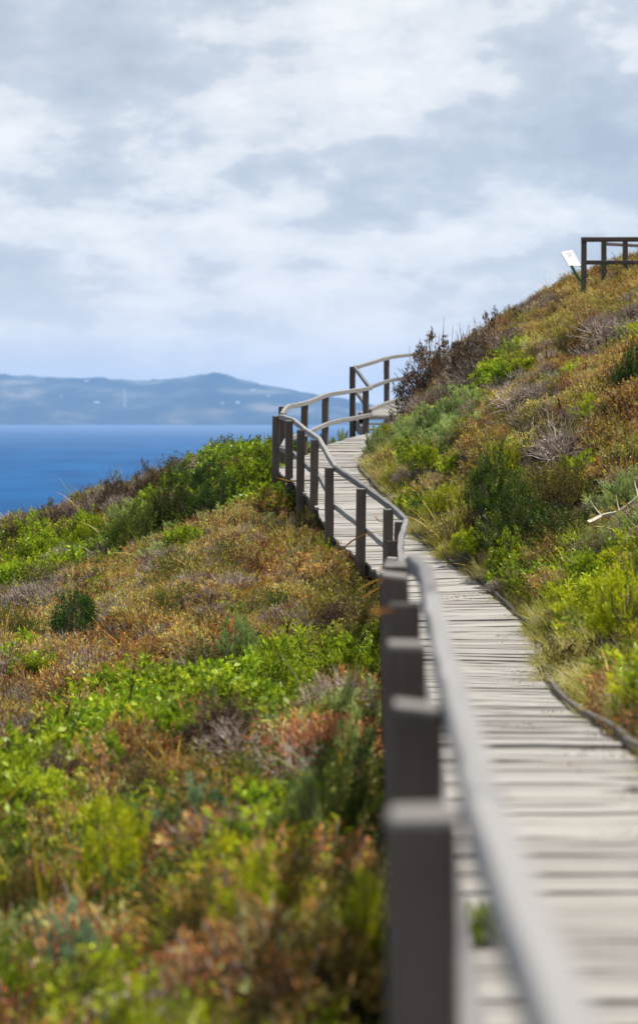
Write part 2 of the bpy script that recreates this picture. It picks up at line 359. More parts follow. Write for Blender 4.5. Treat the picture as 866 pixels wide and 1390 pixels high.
# right slope
CP += [(2.1, 5, -1.45), (3.4, 5, -.7), top(900, 1010, 250, .22), top(1100, 930, 250), top(820, 950, 180, .2), top(1000, 830, 180), top(745, 870, 128, .18), top(866, 775, 125), top(1050, 640, 125),
       top(600, 728, 97, .15), top(700, 715, 99), top(866, 600, 97), top(1050, 480, 97),
       top(560, 655, 84, .15), top(640, 590, 83), top(760, 520, 82), top(866, 480, 80), top(1050, 370, 80),
       top(545, 590, 72, .2), top(600, 530, 70), top(700, 470, 69), top(866, 410, 68), top(1050, 320, 68),
       top(560, 520, 62, .4), top(620, 474, 62), top(700, 440, 61), top(790, 402, 60), top(866, 384, 60), top(1100, 310, 60)]
CP += [(4.6, 46.2, 2.1), (7.5, 48, 3.4), (12, 52, 4.2), (8, 56, 1.5), (16, 60, 3), (20, 40, 8), (25, 15, 9), (14, -10, 3.5), (40, 40, 12), (40, -20, 10), (30, 80, -10), (45, 110, -36), (12, 75, -14)]
CP = np.array(CP)

def _tps_k(r): return np.where(r > 1e-9, r * r * np.log(np.maximum(r, 1e-9)), 0.)
def tps_fit(C, lam=.6):
    n = len(C); Kc = _tps_k(np.linalg.norm(C[:, None, :2] - C[None, :, :2], axis=2)) + lam * np.eye(n)
    Pm = np.c_[np.ones(n), C[:, :2]]; A = np.block([[Kc, Pm], [Pm.T, np.zeros((3, 3))]])
    return np.linalg.solve(A, np.r_[C[:, 2], 0, 0, 0])
TW = tps_fit(CP)
def tps(x, y):
    sh = np.shape(x); x = np.ravel(x); y = np.ravel(y); o = np.empty(len(x))
    for i in range(0, len(x), 20000):
        X_ = x[i:i + 20000]; Y_ = y[i:i + 20000]
        k = _tps_k(np.hypot(X_[:, None] - CP[None, :, 0], Y_[:, None] - CP[None, :, 1]))
        o[i:i + 20000] = k @ TW[:-3] + TW[-3] + TW[-2] * X_ + TW[-1] * Y_
    return o.reshape(sh)

allDK = np.concatenate([DK, DU])
MIDL = np.c_[(allDK[:, 0] + allDK[:, 2]) / 2, (allDK[:, 1] + allDK[:, 3]) / 2, allDK[:, 4], np.hypot(allDK[:, 2] - allDK[:, 0], allDK[:, 3] - allDK[:, 1]) / 2]
def deck_info(x, y):
    """signed distance beyond the deck edge and deck height at the closest station; side: + = right"""
    x = np.ravel(x); y = np.ravel(y); dist = np.full(len(x), 99.); zz = np.zeros(len(x)); side = np.zeros(len(x))
    for i in range(0, len(x), 20000):
        d = np.hypot(x[i:i + 20000, None] - MIDL[None, :, 0], y[i:i + 20000, None] - MIDL[None, :, 1])
        j = d.argmin(1); dist[i:i + 20000] = d[np.arange(len(j)), j] - MIDL[j, 3]; zz[i:i + 20000] = MIDL[j, 2]
        side[i:i + 20000] = x[i:i + 20000] - MIDL[j, 0]
    return dist, zz, side

# fine lookup grid
GX = np.arange(-14, 14.01, .2); GY = np.arange(0, 56.01, .2)
def ground_raw(x, y):
    sh = np.shape(x); z = tps(x, y).ravel(); xr = np.ravel(x); yr = np.ravel(y)
    z = z + .05 * np.sin(xr * 2.3 + np.sin(yr * 1.1)) * np.cos(yr * 1.7 + xr * .6) + .03 * np.sin(xr * 5.1 + yr * 3.3)
    hm = np.array([mnoise.fractal(Vector((a_ * 1.25, b_ * .95, .5)), .8, 2.1, 3) for a_, b_ in zip(xr, yr)]) if len(xr) < 2e5 else 0.
    z = z + hm * .24
    near = (np.abs(xr) < 14) & (yr < 56)
    if near.any():
        d, dz, sd = deck_info(xr[near], yr[near])
        w = np.clip(1 - d / .45, 0, 1); cap = dz - np.where(sd > 0, .15, .30) + np.clip(d, 0, 1) * .9
        cur = z[near]; z[near] = np.where(w > 0, np.minimum(cur, cap), cur)
    return np.maximum(z, SEA - 3).reshape(sh)
_gx, _gy = np.meshgrid(GX, GY, indexing='ij'); GZ = ground_raw(_gx, _gy)
def ground(x, y):
    x = np.asarray(x, float); y = np.asarray(y, float)
    fx = np.clip((x - GX[0]) / .2, 0, len(GX) - 1.001); fy = np.clip((y - GY[0]) / .2, 0, len(GY) - 1.001)
    i = fx.astype(int); j = fy.astype(int); a = fx - i; b = fy - j
    return GZ[i, j] * (1 - a) * (1 - b) + GZ[i + 1, j] * a * (1 - b) + GZ[i, j + 1] * (1 - a) * b + GZ[i + 1, j + 1] * a * b

def hit(px, py, off=.0):
    """world point on the ground seen at this place"""
    ys = np.arange(3, 55, .03); xs = (px - CX) / F * ys; zs = (HY - py) / F * ys
    g_ = ground(xs, ys) + off; k = np.nonzero(zs < g_)[0]
    k = k[0] if len(k) else int(np.argmin(zs - g_))
    return Vector((xs[k], ys[k], float(ground(xs[k], ys[k]))))

def axis(lo, a, b, hi, step, ng):
    L1 = a - (a - lo) * (np.linspace(1, 0, ng, endpoint=False) ** 2); R1 = b + (hi - b) * (np.linspace(0, 1, ng + 1)[1:] ** 2)
    return np.r_[L1, np.arange(a, b + 1e-6, step), R1]
ax = axis(-140, -9, 9, 140, .16, 40); ay = axis(-120, 2, 50, 170, .2, 40)
gx, gy = np.meshgrid(ax, ay, indexing='ij'); gz = ground_raw(gx, gy)
edge = np.maximum(np.clip((np.abs(gx) - 80) / 60, 0, 1), np.maximum(np.clip((-gy - 60) / 60, 0, 1), np.clip((gy - 110) / 60, 0, 1)))
gz = gz * (1 - edge ** 1.5) + (SEA - 3) * edge ** 1.5
nx, ny = gx.shape; idx = np.arange(nx * ny).reshape(nx, ny)
fa = np.stack([idx[:-1, :-1], idx[1:, :-1], idx[1:, 1:], idx[:-1, 1:]], -1).reshape(-1, 4)
me = bpy.data.meshes.new('hillside'); me.from_pydata(np.stack([gx, gy, gz], -1).reshape(-1, 3).tolist(), [], fa.tolist())
me.polygons.foreach_set('use_smooth', [True] * len(me.polygons)); me.materials.append(M['soil'])
tag(link('hillside', me), kind='structure')

# ------------------------------------------------------------------ timber helpers (grain attribute runs along the piece)
def sweep(name, pts, w, h, mat, parent=None, seed=0, wob=.003, taper_end=True):
    """rectangular timber swept along pts (centre line), chamfered, with a grain coordinate"""
    g = np.random.default_rng(seed); pts = np.array(pts, float); n = len(pts)
    T = np.gradient(pts, axis=0); T = unit(T); S = unit(np.cross(T, np.array([0, 0, 1.]))); U = np.cross(S, T)
    c = min(w, h) * .12
    prof = [(-w / 2 + c, -h / 2), (w / 2 - c, -h / 2), (w / 2, -h / 2 + c), (w / 2, h / 2 - c), (w / 2 - c, h / 2), (-w / 2 + c, h / 2), (-w / 2, h / 2 - c), (-w / 2, -h / 2 + c)]
    al = np.r_[0, np.cumsum(np.linalg.norm(np.diff(pts, axis=0), axis=1))]
    V, G = [], []
    for i in range(n):
        jx, jy = g.normal(size=2) * wob
        for a, b in prof:
            V.append(pts[i] + S[i] * (a + jx) + U[i] * (b + jy)); G.append((al[i] + seed * 3.7, a + seed, b))
    Fc = []
    for i in range(n - 1):
        for k in range(8):
            Fc.append((i * 8 + k, i * 8 + (k + 1) % 8, (i + 1) * 8 + (k + 1) % 8, (i + 1) * 8 + k))
    Fc += [tuple(range(7, -1, -1)), tuple(range((n - 1) * 8, n * 8))]
    me = bpy.data.meshes.new(name); me.from_pydata([tuple(v) for v in V], [], Fc)
    bm = bmesh.new(); bm.from_mesh(me); bmesh.ops.recalc_face_normals(bm, faces=bm.faces); bm.to_mesh(me); bm.free()
    a = me.attributes.new('grain', 'FLOAT_VECTOR', 'POINT'); a.data.foreach_set('vector', np.array(G, np.float32).ravel())
    t = me.attributes.new('tint', 'FLOAT', 'FACE'); t.data.foreach_set('value', np.full(len(me.polygons), g.uniform(.2, .8), np.float32))
    me.materials.append(mat)
    return link(name, me, parent)

def timber(name, A, B, w, h, mat, parent=None, seed=0, n=6, sag=0., wob=.002, up=None):
    A = np.array(A, float); B = np.array(B, float)
    t = np.linspace(0, 1, n)[:, None]; pts = A + (B - A) * t; pts[:, 2] -= sag * np.sin(t[:, 0] * math.pi)
    return sweep(name, pts, w, h, mat, parent, seed, wob)

def post(parent, x, y, ztop, zbot, ang, seed, w=.118, mat='post'):
    """square post with a weathered chamfered, slightly tilted top; mesh in parent space"""
    g = np.random.default_rng(seed); n = 9; V, G = [], []
    c = w * .07; h = w / 2
    prof = [(-h + c, -h), (h - c, -h), (h, -h + c), (h, h - c), (h - c, h), (-h + c, h), (-h, h - c), (-h, -h + c)]
    ca, sa = math.cos(ang), math.sin(ang); tx, ty = g.normal(size=2) * .014; sl = g.normal(size=2) * .05
    zs = list(np.linspace(zbot, ztop - .012, n)) + [ztop]
    for i, z in enumerate(zs):
        sc_ = 1 if i < n else .93; t = (z - zbot) / (ztop - zbot); jx, jy = g.normal(size=2) * .0012
        for a, b in prof:
            a2, b2 = a * sc_ + jx + tx * t, b * sc_ + jy + ty * t; zz = z + ((a * sl[0] + b * sl[1]) if i >= n - 1 else 0)
            V.append((x + a2 * ca - b2 * sa, y + a2 * sa + b2 * ca, zz)); G.append((z + seed * 2.3, a + seed, b))
    Fc = []
    for i in range(len(zs) - 1):
        for k in range(8): Fc.append((i * 8 + k, i * 8 + (k + 1) % 8, (i + 1) * 8 + (k + 1) % 8, (i + 1) * 8 + k))
    Fc += [tuple(range(7, -1, -1)), tuple(range((len(zs) - 1) * 8, len(zs) * 8))]
    me = bpy.data.meshes.new('post'); me.from_pydata(V, [], Fc)
    a = me.attributes.new('grain', 'FLOAT_VECTOR', 'POINT'); a.data.foreach_set('vector', np.array(G, np.float32).ravel())
    t = me.attributes.new('tint', 'FLOAT', 'FACE'); vals = np.full(len(me.polygons), g.uniform(.3, .7)); vals[-1] = 1.; t.data.foreach_set('value', vals.astype(np.float32))
    me.materials.append(M[mat]); me.materials.append(M['post_top']); me.polygons[len(me.polygons) - 1].material_index = 1
    for k in range(len(me.polygons) - 10, len(me.polygons) - 2): me.polygons[k].material_index = 1
    o = link('post', me, parent)
    return o

# ------------------------------------------------------------------ deck boards
def boards(name, D, parent=None, pitch=.155, seed=3, overhang=.06):
    g = np.random.default_rng(seed); mid = np.c_[(D[:, 0] + D[:, 2]) / 2, (D[:, 1] + D[:, 3]) / 2]
    al = np.r_[0, np.cumsum(np.linalg.norm(np.diff(mid, axis=0), axis=1))]
    V, Fc, G, T, MI = [], [], [], [], []
    s = 0.
    while s < al[-1] - pitch:
        w = pitch * g.choice([.75, 1., 1., 1., 1.15]); gap = g.choice([.004, .006, .008, .014, .022], p=[.42, .36, .17, .04, .01])
        s0, s1 = s, s + w - gap; s += w
        def at(q): return np.array([np.interp(q, al, D[:, k]) for k in range(5)])
        a, b = at(s0), at(s1); t = g.beta(3, 2.4); dz = g.normal() * .004
        if g.random() < .09: dz += .012
        ovl, ovr = overhang + g.normal() * .02, overhang + g.normal() * .035; skew = g.normal() * .012
        tw = g.normal(size=4) * .004
        base = len(V); nseg = 5; th = .038
        for k in range(nseg + 1):
            u = k / nseg; cup = g.normal() * .0025
            for q, e in ((a, 0), (b, 1)):
                Lp = np.array([q[0], q[1]]); Rp = np.array([q[2], q[3]]); dr = (Rp - Lp) / np.linalg.norm(Rp - Lp)
                Lp = Lp - dr * ovl; Rp = Rp + dr * ovr; p = Lp + (Rp - Lp) * u; p = p + np.array([0, 1]) * skew * (u - .5) * 2
                z = q[4] + dz + cup + tw[e] * (u - .5)
                V.append((p[0], p[1], z)); G.append((u * 1.2 + t * 31, e * w + s, s * 1.7))
                V.append((p[0], p[1], z - th)); G.append((u * 1.2 + t * 31, e * w + s, s * 1.7 + .2))
        for k in range(nseg):
            i = base + k * 4
            for f in ((i, i + 4, i + 6, i + 2), (i + 1, i + 3, i + 7, i + 5), (i, i + 1, i + 5, i + 4), (i + 2, i + 6, i + 7, i + 3)): Fc.append(f); T.append(t)
        i = base; Fc.append((i, i + 2, i + 3, i + 1)); T.append(t); i = base + nseg * 4; Fc.append((i, i + 1, i + 3, i + 2)); T.append(t)
    me = bpy.data.meshes.new(name); me.from_pydata(V, [], Fc)
    a = me.attributes.new('grain', 'FLOAT_VECTOR', 'POINT'); a.data.foreach_set('vector', np.array(G, np.float32).ravel())
    tt = me.attributes.new('tint', 'FLOAT', 'FACE'); tt.data.foreach_set('value', np.array(T, np.float32))
    me.materials.append(M['deck'])
    return link(name, me, parent)

walk = boards('boardwalk', DK); tag(walk, kind='structure')
lf = np.c_[DK[:, 0], DK[:, 1], DK[:, 4]]; rt = np.c_[DK[:, 2], DK[:, 3], DK[:, 4]]
sel = slice(0, len(DK), 4)
for k, off in enumerate((.08,)):
    sweep('bearer', np.c_[lf[sel][:, 0] + .03, lf[sel][:, 1], lf[sel][:, 2] - .12], .07, .14, M['post'], walk, 41)
    sweep('bearer', np.c_[rt[sel][:, 0] - .05, rt[sel][:, 1], rt[sel][:, 2] - .12], .07, .14, M['post'], walk, 42)
g = np.random.default_rng(5)
kpts = np.c_[rt[sel][:, 0] + .045, rt[sel][:, 1], rt[sel][:, 2] + .03]
kk = [(0, 19), (19, 28), (28, 41), (41, 52), (52, 66), (66, 79), (79, 93), (93, len(kpts))]
for i, (a, b) in enumerate(kk):
    seg_ = kpts[a:min(b + 1, len(kpts))].copy()
    if len(seg_) > 2:
        seg_[:, 0] += g.normal() * .012; seg_[0] = seg_[0] * .93 + seg_[1] * .07
        sweep('kerb', seg_, .042, .05, M['kerb'], walk, 60 + i, .006)
upper = boards('upper_boardwalk', DU, seed=9); tag(upper, kind='structure')
lu = np.c_[DU[:, 0], DU[:, 1], DU[:, 4]][::4]
sweep('bearer', lu + np.array([.02, 0, -.12]), .07, .14, M['post'], upper, 43)
sweep('kerb', lu + np.array([.06, 0, .045]), .075, .085, M['rail'], upper, 44)

# ------------------------------------------------------------------ railings
POSTS = [(.06, -1.9, -.66), (.10, -.6, -.66), (.14, .6, -.66), (.165, 1.83, -.66), (.182, 3.09, -.655), (.235, 4.42, -.68), (.28, 5.66, -.683), (.32, 6.81, -.676), (.37, 8.06, -.674), (.395, 9.28, -.727), (.44, 10.5, -.803),
         (.475, 12.0, -.955), (.51, 13.5, -1.11), (.57, 15., -1.23), (.625, 16.5, -1.33), (.70, 18., -1.42), (.765, 19.4, -1.45), (.82, 20.7, -1.355),
         (.98, 22.7, -1.245), (.885, 24.0, -1.16), (.57, 25.5, -.95), (.15, 27.2, -.70), (-.09, 29.0, -.31), (-.31, 30.2, -.165), (-.51, 31.25, -.01), (-.775, 32.4, .07)]
POSTS2 = [(-.66, 33.4, .235), (-.30, 35.2, .33), (.115, 37.0, .51), (1.04, 40.3, .69)]
POSTS3 = [(.76, 41.8, 1.2), (1.68, 45.6, 1.56), (3.2, 49.6, 1.85), (5.5, 52.7, 2.1)]
rail1 = empty('timber_railing', (0.14, .6, -1.66), 'long weathered timber railing along the left side of the lower boardwalk, blurred up close', 'railing')
r1o = Vector(rail1.location)
def rel(pts, o): return [tuple(np.array(p, float) - np.array(o)) for p in pts]
def railing(root, posts, seed, rail_side=1, end_ext=.05, mid=.56, skip_last=False):
    o = Vector(root.location); ps = np.array(posts)
    T = unit(np.gradient(ps, axis=0) * np.array([1, 1, 0])); S = np.stack([T[:, 1], -T[:, 0], np.zeros(len(T))], 1)
    for i, (x, y, z) in enumerate(posts):
        zb = min(z - 1.45, float(ground(x, y)) - .2)
        post(root, x - o.x, y - o.y, z - o.z, zb - o.z, math.atan2(T[i, 1], T[i, 0]) + math.pi / 2, seed + i)
    # smooth the side vector so that the flexed rail follows the bends
    c = ps + S * (.118 / 2 + .036) * rail_side
    return c, T
def rails(root, c, seed, a, b, per=7, ztop=-.012, names=('top_rail', 'mid_rail'), ext=.06, w=.062, h=.085):
    o = np.array(root.location)
    q = catmull(c[a:b + 1], per); li = np.interp(np.arange(len(q)) / per, np.arange(b + 1 - a), np.arange(b + 1 - a)); cl = c[a:b + 1]
    lin = np.stack([np.interp(li, np.arange(len(cl)), cl[:, k_]) for k_ in range(3)], 1); q = .4 * q + .6 * lin
    q[0] -= unit(q[1] - q[0]) * ext; q[-1] += unit(q[-1] - q[-2]) * ext
    for nm, dz, k in ((names[0], ztop, 0), (names[1], -.58, 1)):
        p = q.copy(); p[:, 2] += dz + .0; sweep(nm, p - o, w, h, M['rail'], root, seed + k * 17, .0025)
c1, _ = railing(rail1, POSTS, 100)
c2, _ = railing(rail1, POSTS2, 150)
cuts = [0, 4, 7, 10, 14, 18, 21, 25]
for i in range(len(cuts) - 1):
    # each run of rail is butted against the next
    rails(rail1, c1, 200 + i, cuts[i], cuts[i + 1], ext=-.004)
# beyond the bend: rail from the corner post along the far side
cc = np.vstack([c1[-1] + np.array([.03, .12, .02]), c2[0], c2[1], c2[2], c2[3]])
rails(rail1, cc, 230, 0, len(cc) - 1, ext=.03, ztop=.0)

rail3 = empty('stair_railing', (.76, 41.8, .1), 'short stepped timber railing climbing beside the stair and the upper boardwalk at the far end', 'railing')
c3, _ = railing(rail3, POSTS3, 170)
rails(rail3, c3, 260, 0, len(c3) - 1, ext=.03)
o3 = np.array(rail3.location)
RQ = [np.array((1.12, 40.33, .69)), np.array((.80, 41.72, 1.19))]
timber('sloping_rail', RQ[0] - o3, RQ[1] - o3, .06, .085, M['rail'], rail3, 270)
timber('sloping_rail', RQ[0] - o3 + np.array([0, 0, -.5]), RQ[1] - o3 + np.array([0, 0, -.5]), .06, .085, M['rail'], rail3, 271)

# stair between lower and upper boardwalk
st = empty('timber_stair', (1.1, 40.4, -.3), 'three step timber stair joining the lower boardwalk to the upper one', 'stair')
so = np.array(st.location)
for i in range(3):
    t = (i + .5) / 3; y0 = 40.42 + 1.3 * t; z0 = -.29 + .37 * (i + .6) / 3
    timber('tread', np.array((1.08 - .22 * t, y0, z0)) - so, np.array((2.28 - .22 * t, y0 - .2, z0)) - so, .36, .04, M['deck'], st, 280 + i)
timber('stringer', np.array((1.12, 40.2, -.52)) - so, np.array((.84, 41.8, -.10)) - so, .05, .26, M['rail'], st, 285)
timber('stringer', np.array((2.30, 40.0, -.52)) - so, np.array((2.04, 41.6, -.10)) - so, .05, .26, M['rail'], st, 286)

# hilltop lookout railing (corner post at left, rails run right and away)
hp = P(791, 326, 60)
hr = empty('lookout_railing', (hp.x, hp.y, hp.z - 1.3), 'dark timber lookout railing with square posts on the hilltop at upper right', 'railing')
ho = np.array(hr.location)
def hpost(px, s, ytop, seed):
    p = P(px, ytop, s); post(hr, p.x - ho[0], p.y - ho[1], p.z - ho[2], -.45, 0, seed, .115)
hpost(791.5, 60, 324, 301); hpost(819, 58, 326, 302); hpost(848.5, 57, 328, 303); hpost(884, 60, 324, 304)
def hr_b(nm, a, b, w, h, seed): timber(nm, np.array(a) - ho, np.array(b) - ho, w, h, M['post'], hr, seed)
A_, B_ = P(788, 325.5, 60), P(930, 325.5, 60)
hr_b('top_rail', A_ + Vector((0, -.07, .0)), B_ + Vector((0, -.07, 0)), .14, .10, 310)
A_, B_ = P(795, 356.5, 60), P(930, 356.5, 60); hr_b('mid_rail', A_ + Vector((0, -.02, 0)), B_ + Vector((0, -.02, 0)), .06, .095, 311)
A_, B_ = P(820, 331, 57.2), P(905, 336, 51); hr_b('back_rail', A_, B_, .12, .07, 312)
A_, B_ = P(824, 380, 57.8), P(900, 318, 53); hr_b('brace', A_ + Vector((0, .1, 0)), B_, .07, .08, 313)

# information sign: tilted panel on two raking green legs
bl, br = P(772, 361, 57.8), P(788.5, 361, 57.0); tl, tr = P(761, 342, 57.3), P(776, 339, 56.3)
sg = empty('information_sign', (bl.x, bl.y, bl.z - .6), 'tilted white information panel on raking green legs beside the hilltop lookout railing', 'sign')
so = Vector(sg.location)
def slab(name, q, th, mat, parent, o):
    q = [Vector(v) - o for v in q]; n_ = (q[1] - q[0]).cross(q[3] - q[0]).normalized() * th
    V = [tuple(v) for v in q] + [tuple(v - n_) for v in q]
    me = bpy.data.meshes.new(name); me.from_pydata(V, [], [(0, 1, 2, 3), (7, 6, 5, 4), (0, 4, 5, 1), (1, 5, 6, 2), (2, 6, 7, 3), (3, 7, 4, 0)])
    bm = bmesh.new(); bm.from_mesh(me); bmesh.ops.recalc_face_normals(bm, faces=bm.faces); bmesh.ops.bevel(bm, geom=bm.edges[:], offset=abs(th) * .2, segments=1, affect='EDGES'); bm.to_mesh(me); bm.free()
    me.materials.append(mat); return link(name, me, parent)
slab('panel', [bl, br, tr, tl], .02, M['panel'], sg, so)
nrm = (br - bl).cross(tl - bl).normalized()
if nrm.z < 0: nrm = -nrm
def onp(u, v): return bl + (br - bl) * u + (tl - bl) * v + ((tr - tl) - (br - bl)) * u * v + nrm * .012
def mark(u0, u1, v0, v1): slab('print', [onp(u0, v0), onp(u1, v0), onp(u1, v1), onp(u0, v1)], .006, M['ink'], sg, so)
mark(.30, .88, .80, .87); mark(.34, .72, .66, .70)
for u in (.12, .95):
    a_ = onp(u, .0); b_ = a_ + Vector((.5, .1, -.82))
    timber('leg', a_ - so + Vector((-.25 * 1, 0, .30)) * .0, b_ - so, .055, .055, M['green_metal'], sg, 320)

# ------------------------------------------------------------------ ground-cover species by place on the slope
SP = [  # px, py, radius x, radius y, species mix
 (60, 700, 70, 30, 'brown twig leafy'), (160, 662, 60, 26, 'brown olive twig'), (240, 628, 50, 18, 'brown olive twig'), (320, 592, 45, 14, 'olive brown leafy heathgreen'),
 (60, 760, 80, 28, 'leafy yellow leafy olive'), (20, 730, 40, 24, 'leafy yellow brown'), (165, 735, 70, 22, 'dark dark leafy'), (250, 690, 70, 26, 'dark dark leafy'), (330, 640, 60, 26, 'dark leafy dark leafy'), (340, 680, 60, 16, 'leafy leafy grass'),
 (345, 612, 40, 18, 'leafy grass dark'), (30, 820, 60, 22, 'twig twig olive'), (150, 790, 70, 18, 'twig heath heath olive'), (240, 745, 80, 18, 'twig twig heath soft'), (350, 702, 60, 12, 'twig heath soft'),
 (420, 720, 40, 26, 'heath heathgreen'), (320, 750, 110, 32, 'heath heath heathgreen twig'), (200, 820, 130, 30, 'heath heath heathgreen twig'), (60, 870, 90, 24, 'heath heath twig'), (40, 892, 36, 16, 'leafy leafy heath'),
 (420, 790, 90, 36, 'heath heathgreen heath twig'), (480, 780, 40, 36, 'heathgreen grass heathgreen'), (280, 880, 70, 22, 'twig heath heath olive'), (130, 920, 110, 30, 'heath twig heath'), (40, 980, 70, 40, 'twig heath heath olive'),
 (380, 850, 70, 24, 'heath twig heathgreen'), (470, 850, 50, 28, 'heathgreen olive grass'),
 (430, 905, 90, 34, 'leafy leafy leafy grass'), (300, 935, 90, 30, 'leafy leafy leafy'), (190, 970, 60, 28, 'leafy leafy'), (60, 1060, 60, 34, 'leafy yellow leafy'), (10, 1110, 40, 40, 'leafy olive'),
 (400, 975, 80, 26, 'red grass grass leafy'), (300, 1020, 90, 30, 'red grass heathgreen'), (200, 1060, 90, 40, 'red red heath'), (430, 1030, 60, 24, 'red red grass'), (110, 1110, 70, 24, 'red heath grass'),
 (480, 980, 40, 30, 'soft grass olive'), (500, 930, 26, 50, 'olive dark leafy'), (360, 1070, 60, 24, 'yellow red olive'), (160, 1150, 90, 38, 'yellow yellow olive'), (50, 1200, 70, 34, 'olive yellow dark'), (270, 1170, 60, 60, 'olive heath dark red'),
 (360, 1190, 70, 60, 'yellow yellow leafy'), (480, 1120, 50, 60, 'olive dark heathgreen'), (490, 1250, 50, 80, 'yellow olive leafy dark'), (100, 1260, 110, 50, 'red olive soft red'), (30, 1290, 60, 60, 'red red heath'), (300, 1290, 110, 60, 'olive yellow heath grass'), (200, 1350, 300, 60, 'olive yellow red'),
 # right slope
 (545, 640, 46, 30, 'straw straw grass'), (520, 610, 24, 24, 'straw straw leafy'), (590, 700, 50, 34, 'straw grass straw'), (650, 775, 50, 26, 'straw grass heathgreen'), (720, 830, 50, 30, 'straw grass grass'), (790, 900, 50, 40, 'straw straw grass'), (850, 970, 50, 50, 'straw grass straw red'), (845, 890, 40, 40, 'straw grass leafy'),
 (600, 585, 50, 24, 'soft soft soft twig'), (575, 610, 24, 16, 'leafy leafy'), (640, 540, 36, 20, 'soft twig leafy'), (690, 505, 40, 14, 'leafy soft leafy'), (720, 545, 60, 22, 'twig heath heath olive'), (560, 520, 40, 40, 'brown brown twig'), (640, 480, 70, 24, 'brown twig heath'), (700, 440, 60, 20, 'heath twig heathgreen'),
 (800, 420, 80, 30, 'heath heathgreen heath'), (840, 450, 40, 16, 'twig twig'), (780, 480, 80, 22, 'heath twig heathgreen heath'), (840, 520, 60, 30, 'heath heathgreen heath'), (760, 580, 80, 34, 'heath twig twig heathgreen'), (840, 610, 50, 50, 'heath heathgreen heath'),
 (660, 610, 50, 30, 'heathgreen grass heath'), (660, 660, 60, 34, 'grass leafy olive heathgreen'), (620, 650, 40, 30, 'grass straw leafy'), (720, 700, 60, 40, 'dark olive grass'), (780, 650, 50, 34, 'heathgreen olive grass'), (690, 745, 60, 30, 'grass leafy heathgreen'), (770, 760, 60, 40, 'grass olive leafy straw'), (840, 700, 40, 40, 'soft twig grass'), (840, 800, 46, 40, 'yellow yellow leafy grass'), (900, 850, 60, 80, 'yellow grass straw')]
spx = np.array([[a, b, c, d] for a, b, c, d, _ in SP]); spn = [s_[4].split() for s_ in SP]

STY = ['heath', 'heathgreen', 'red', 'twig', 'leafy', 'dark', 'soft', 'blue', 'yellow', 'brown', 'olive', 'straw', 'grass', 'sedge', 'litter']
NVAR = 4
src = bpy.data.collections.new('cover_sources')       # never linked to the scene
clumps = {}
for i, s_ in enumerate(STY):
    clumps[s_] = []
    for v in range(NVAR):
        ob = bpy.data.objects.new(f'{s_}_source', cover(500 + i * 10 + v, s_)); src.objects.link(ob); clumps[s_].append(ob)

pos_by = {k: [] for k in STY}
g = np.random.default_rng(21)
NT = 38000
X_ = g.uniform(-10.5, 10.5, NT); Y_ = g.uniform(2.2, 50, NT)
half = .19 * Y_ + 1.6
keep = (np.abs(X_) < half); X_, Y_ = X_[keep], Y_[keep]
d_, dz_, sd_ = deck_info(X_, Y_); Z_ = ground(X_, Y_)
ok = d_ > np.where(sd_ > 0, .03, .10); X_, Y_, Z_, d_, dz_, sd_ = (a[ok] for a in (X_, Y_, Z_, d_, dz_, sd_))
px_ = CX + X_ / Y_ * F; py_ = HY - (Z_ + .15) / Y_ * F
jx = px_ + g.normal(size=len(px_)) * 7; jy = py_ + g.normal(size=len(px_)) * 5
best = np.full(len(px_), 1e9); bi = np.zeros(len(px_), int)
for k in range(len(spx)):
    dd = ((jx - spx[k, 0]) / spx[k, 2]) ** 2 + ((jy - spx[k, 1] + (.42 if spx[k, 0] < 512 else .35) * (jx - spx[k, 0])) / spx[k, 3]) ** 2
    leftsp = spx[k, 0] < 510 or False
    mism = np.where(sd_ > 0, spx[k, 0] < 512, spx[k, 0] > 512)
    dd = dd + mism * 1e4
    u_ = dd < best; best[u_] = dd[u_]; bi[u_] = k
for i in range(len(X_)):
    s_ = spn[bi[i]][g.integers(0, len(spn[bi[i]]))]
    if sd_[i] > 0 and d_[i] < .5 and Y_[i] < 37 and g.random() < .5: s_ = 'straw' if g.random() < .6 else 'grass'
    if sd_[i] < 0 and d_[i] < .3 and Y_[i] > 33: s_ = 'grass'
    if g.random() < .12: s_ = ('heathgreen', 'straw', 'leafy', 'twig', 'olive', 'grass', 'heath', 'dark')[g.integers(0, 8)]
    r_ = g.random()
    if r_ < .03: s_ = 'sedge'
    sc = g.uniform(.5, 1.75) * (.75 if s_ == 'twig' else 1)
    if s_ in ('straw', 'grass'): sc *= .66
    if d_[i] < .35 and sd_[i] < 0: sc *= .6
    if d_[i] < .2: sc = min(sc, .8)
    pos_by[s_].append((X_[i], Y_[i], Z_[i] - .03, sc, g.uniform(0, 6.283), g.integers(0, NVAR)))
# wind-blown litter lying on the boards, mostly along the uphill edge
for k in range(60):
    i = g.integers(0, len(DK) - 40); t = 1 - abs(g.normal()) * .16; q_ = DK[i]
    if t > .35 and q_[1] > 4: pos_by['litter'].append((q_[0] + (q_[2] - q_[0]) * t, q_[1] + (q_[3] - q_[1]) * t, q_[4] + .003, g.uniform(.25, .6), g.uniform(0, 6.28), g.integers(0, NVAR)))

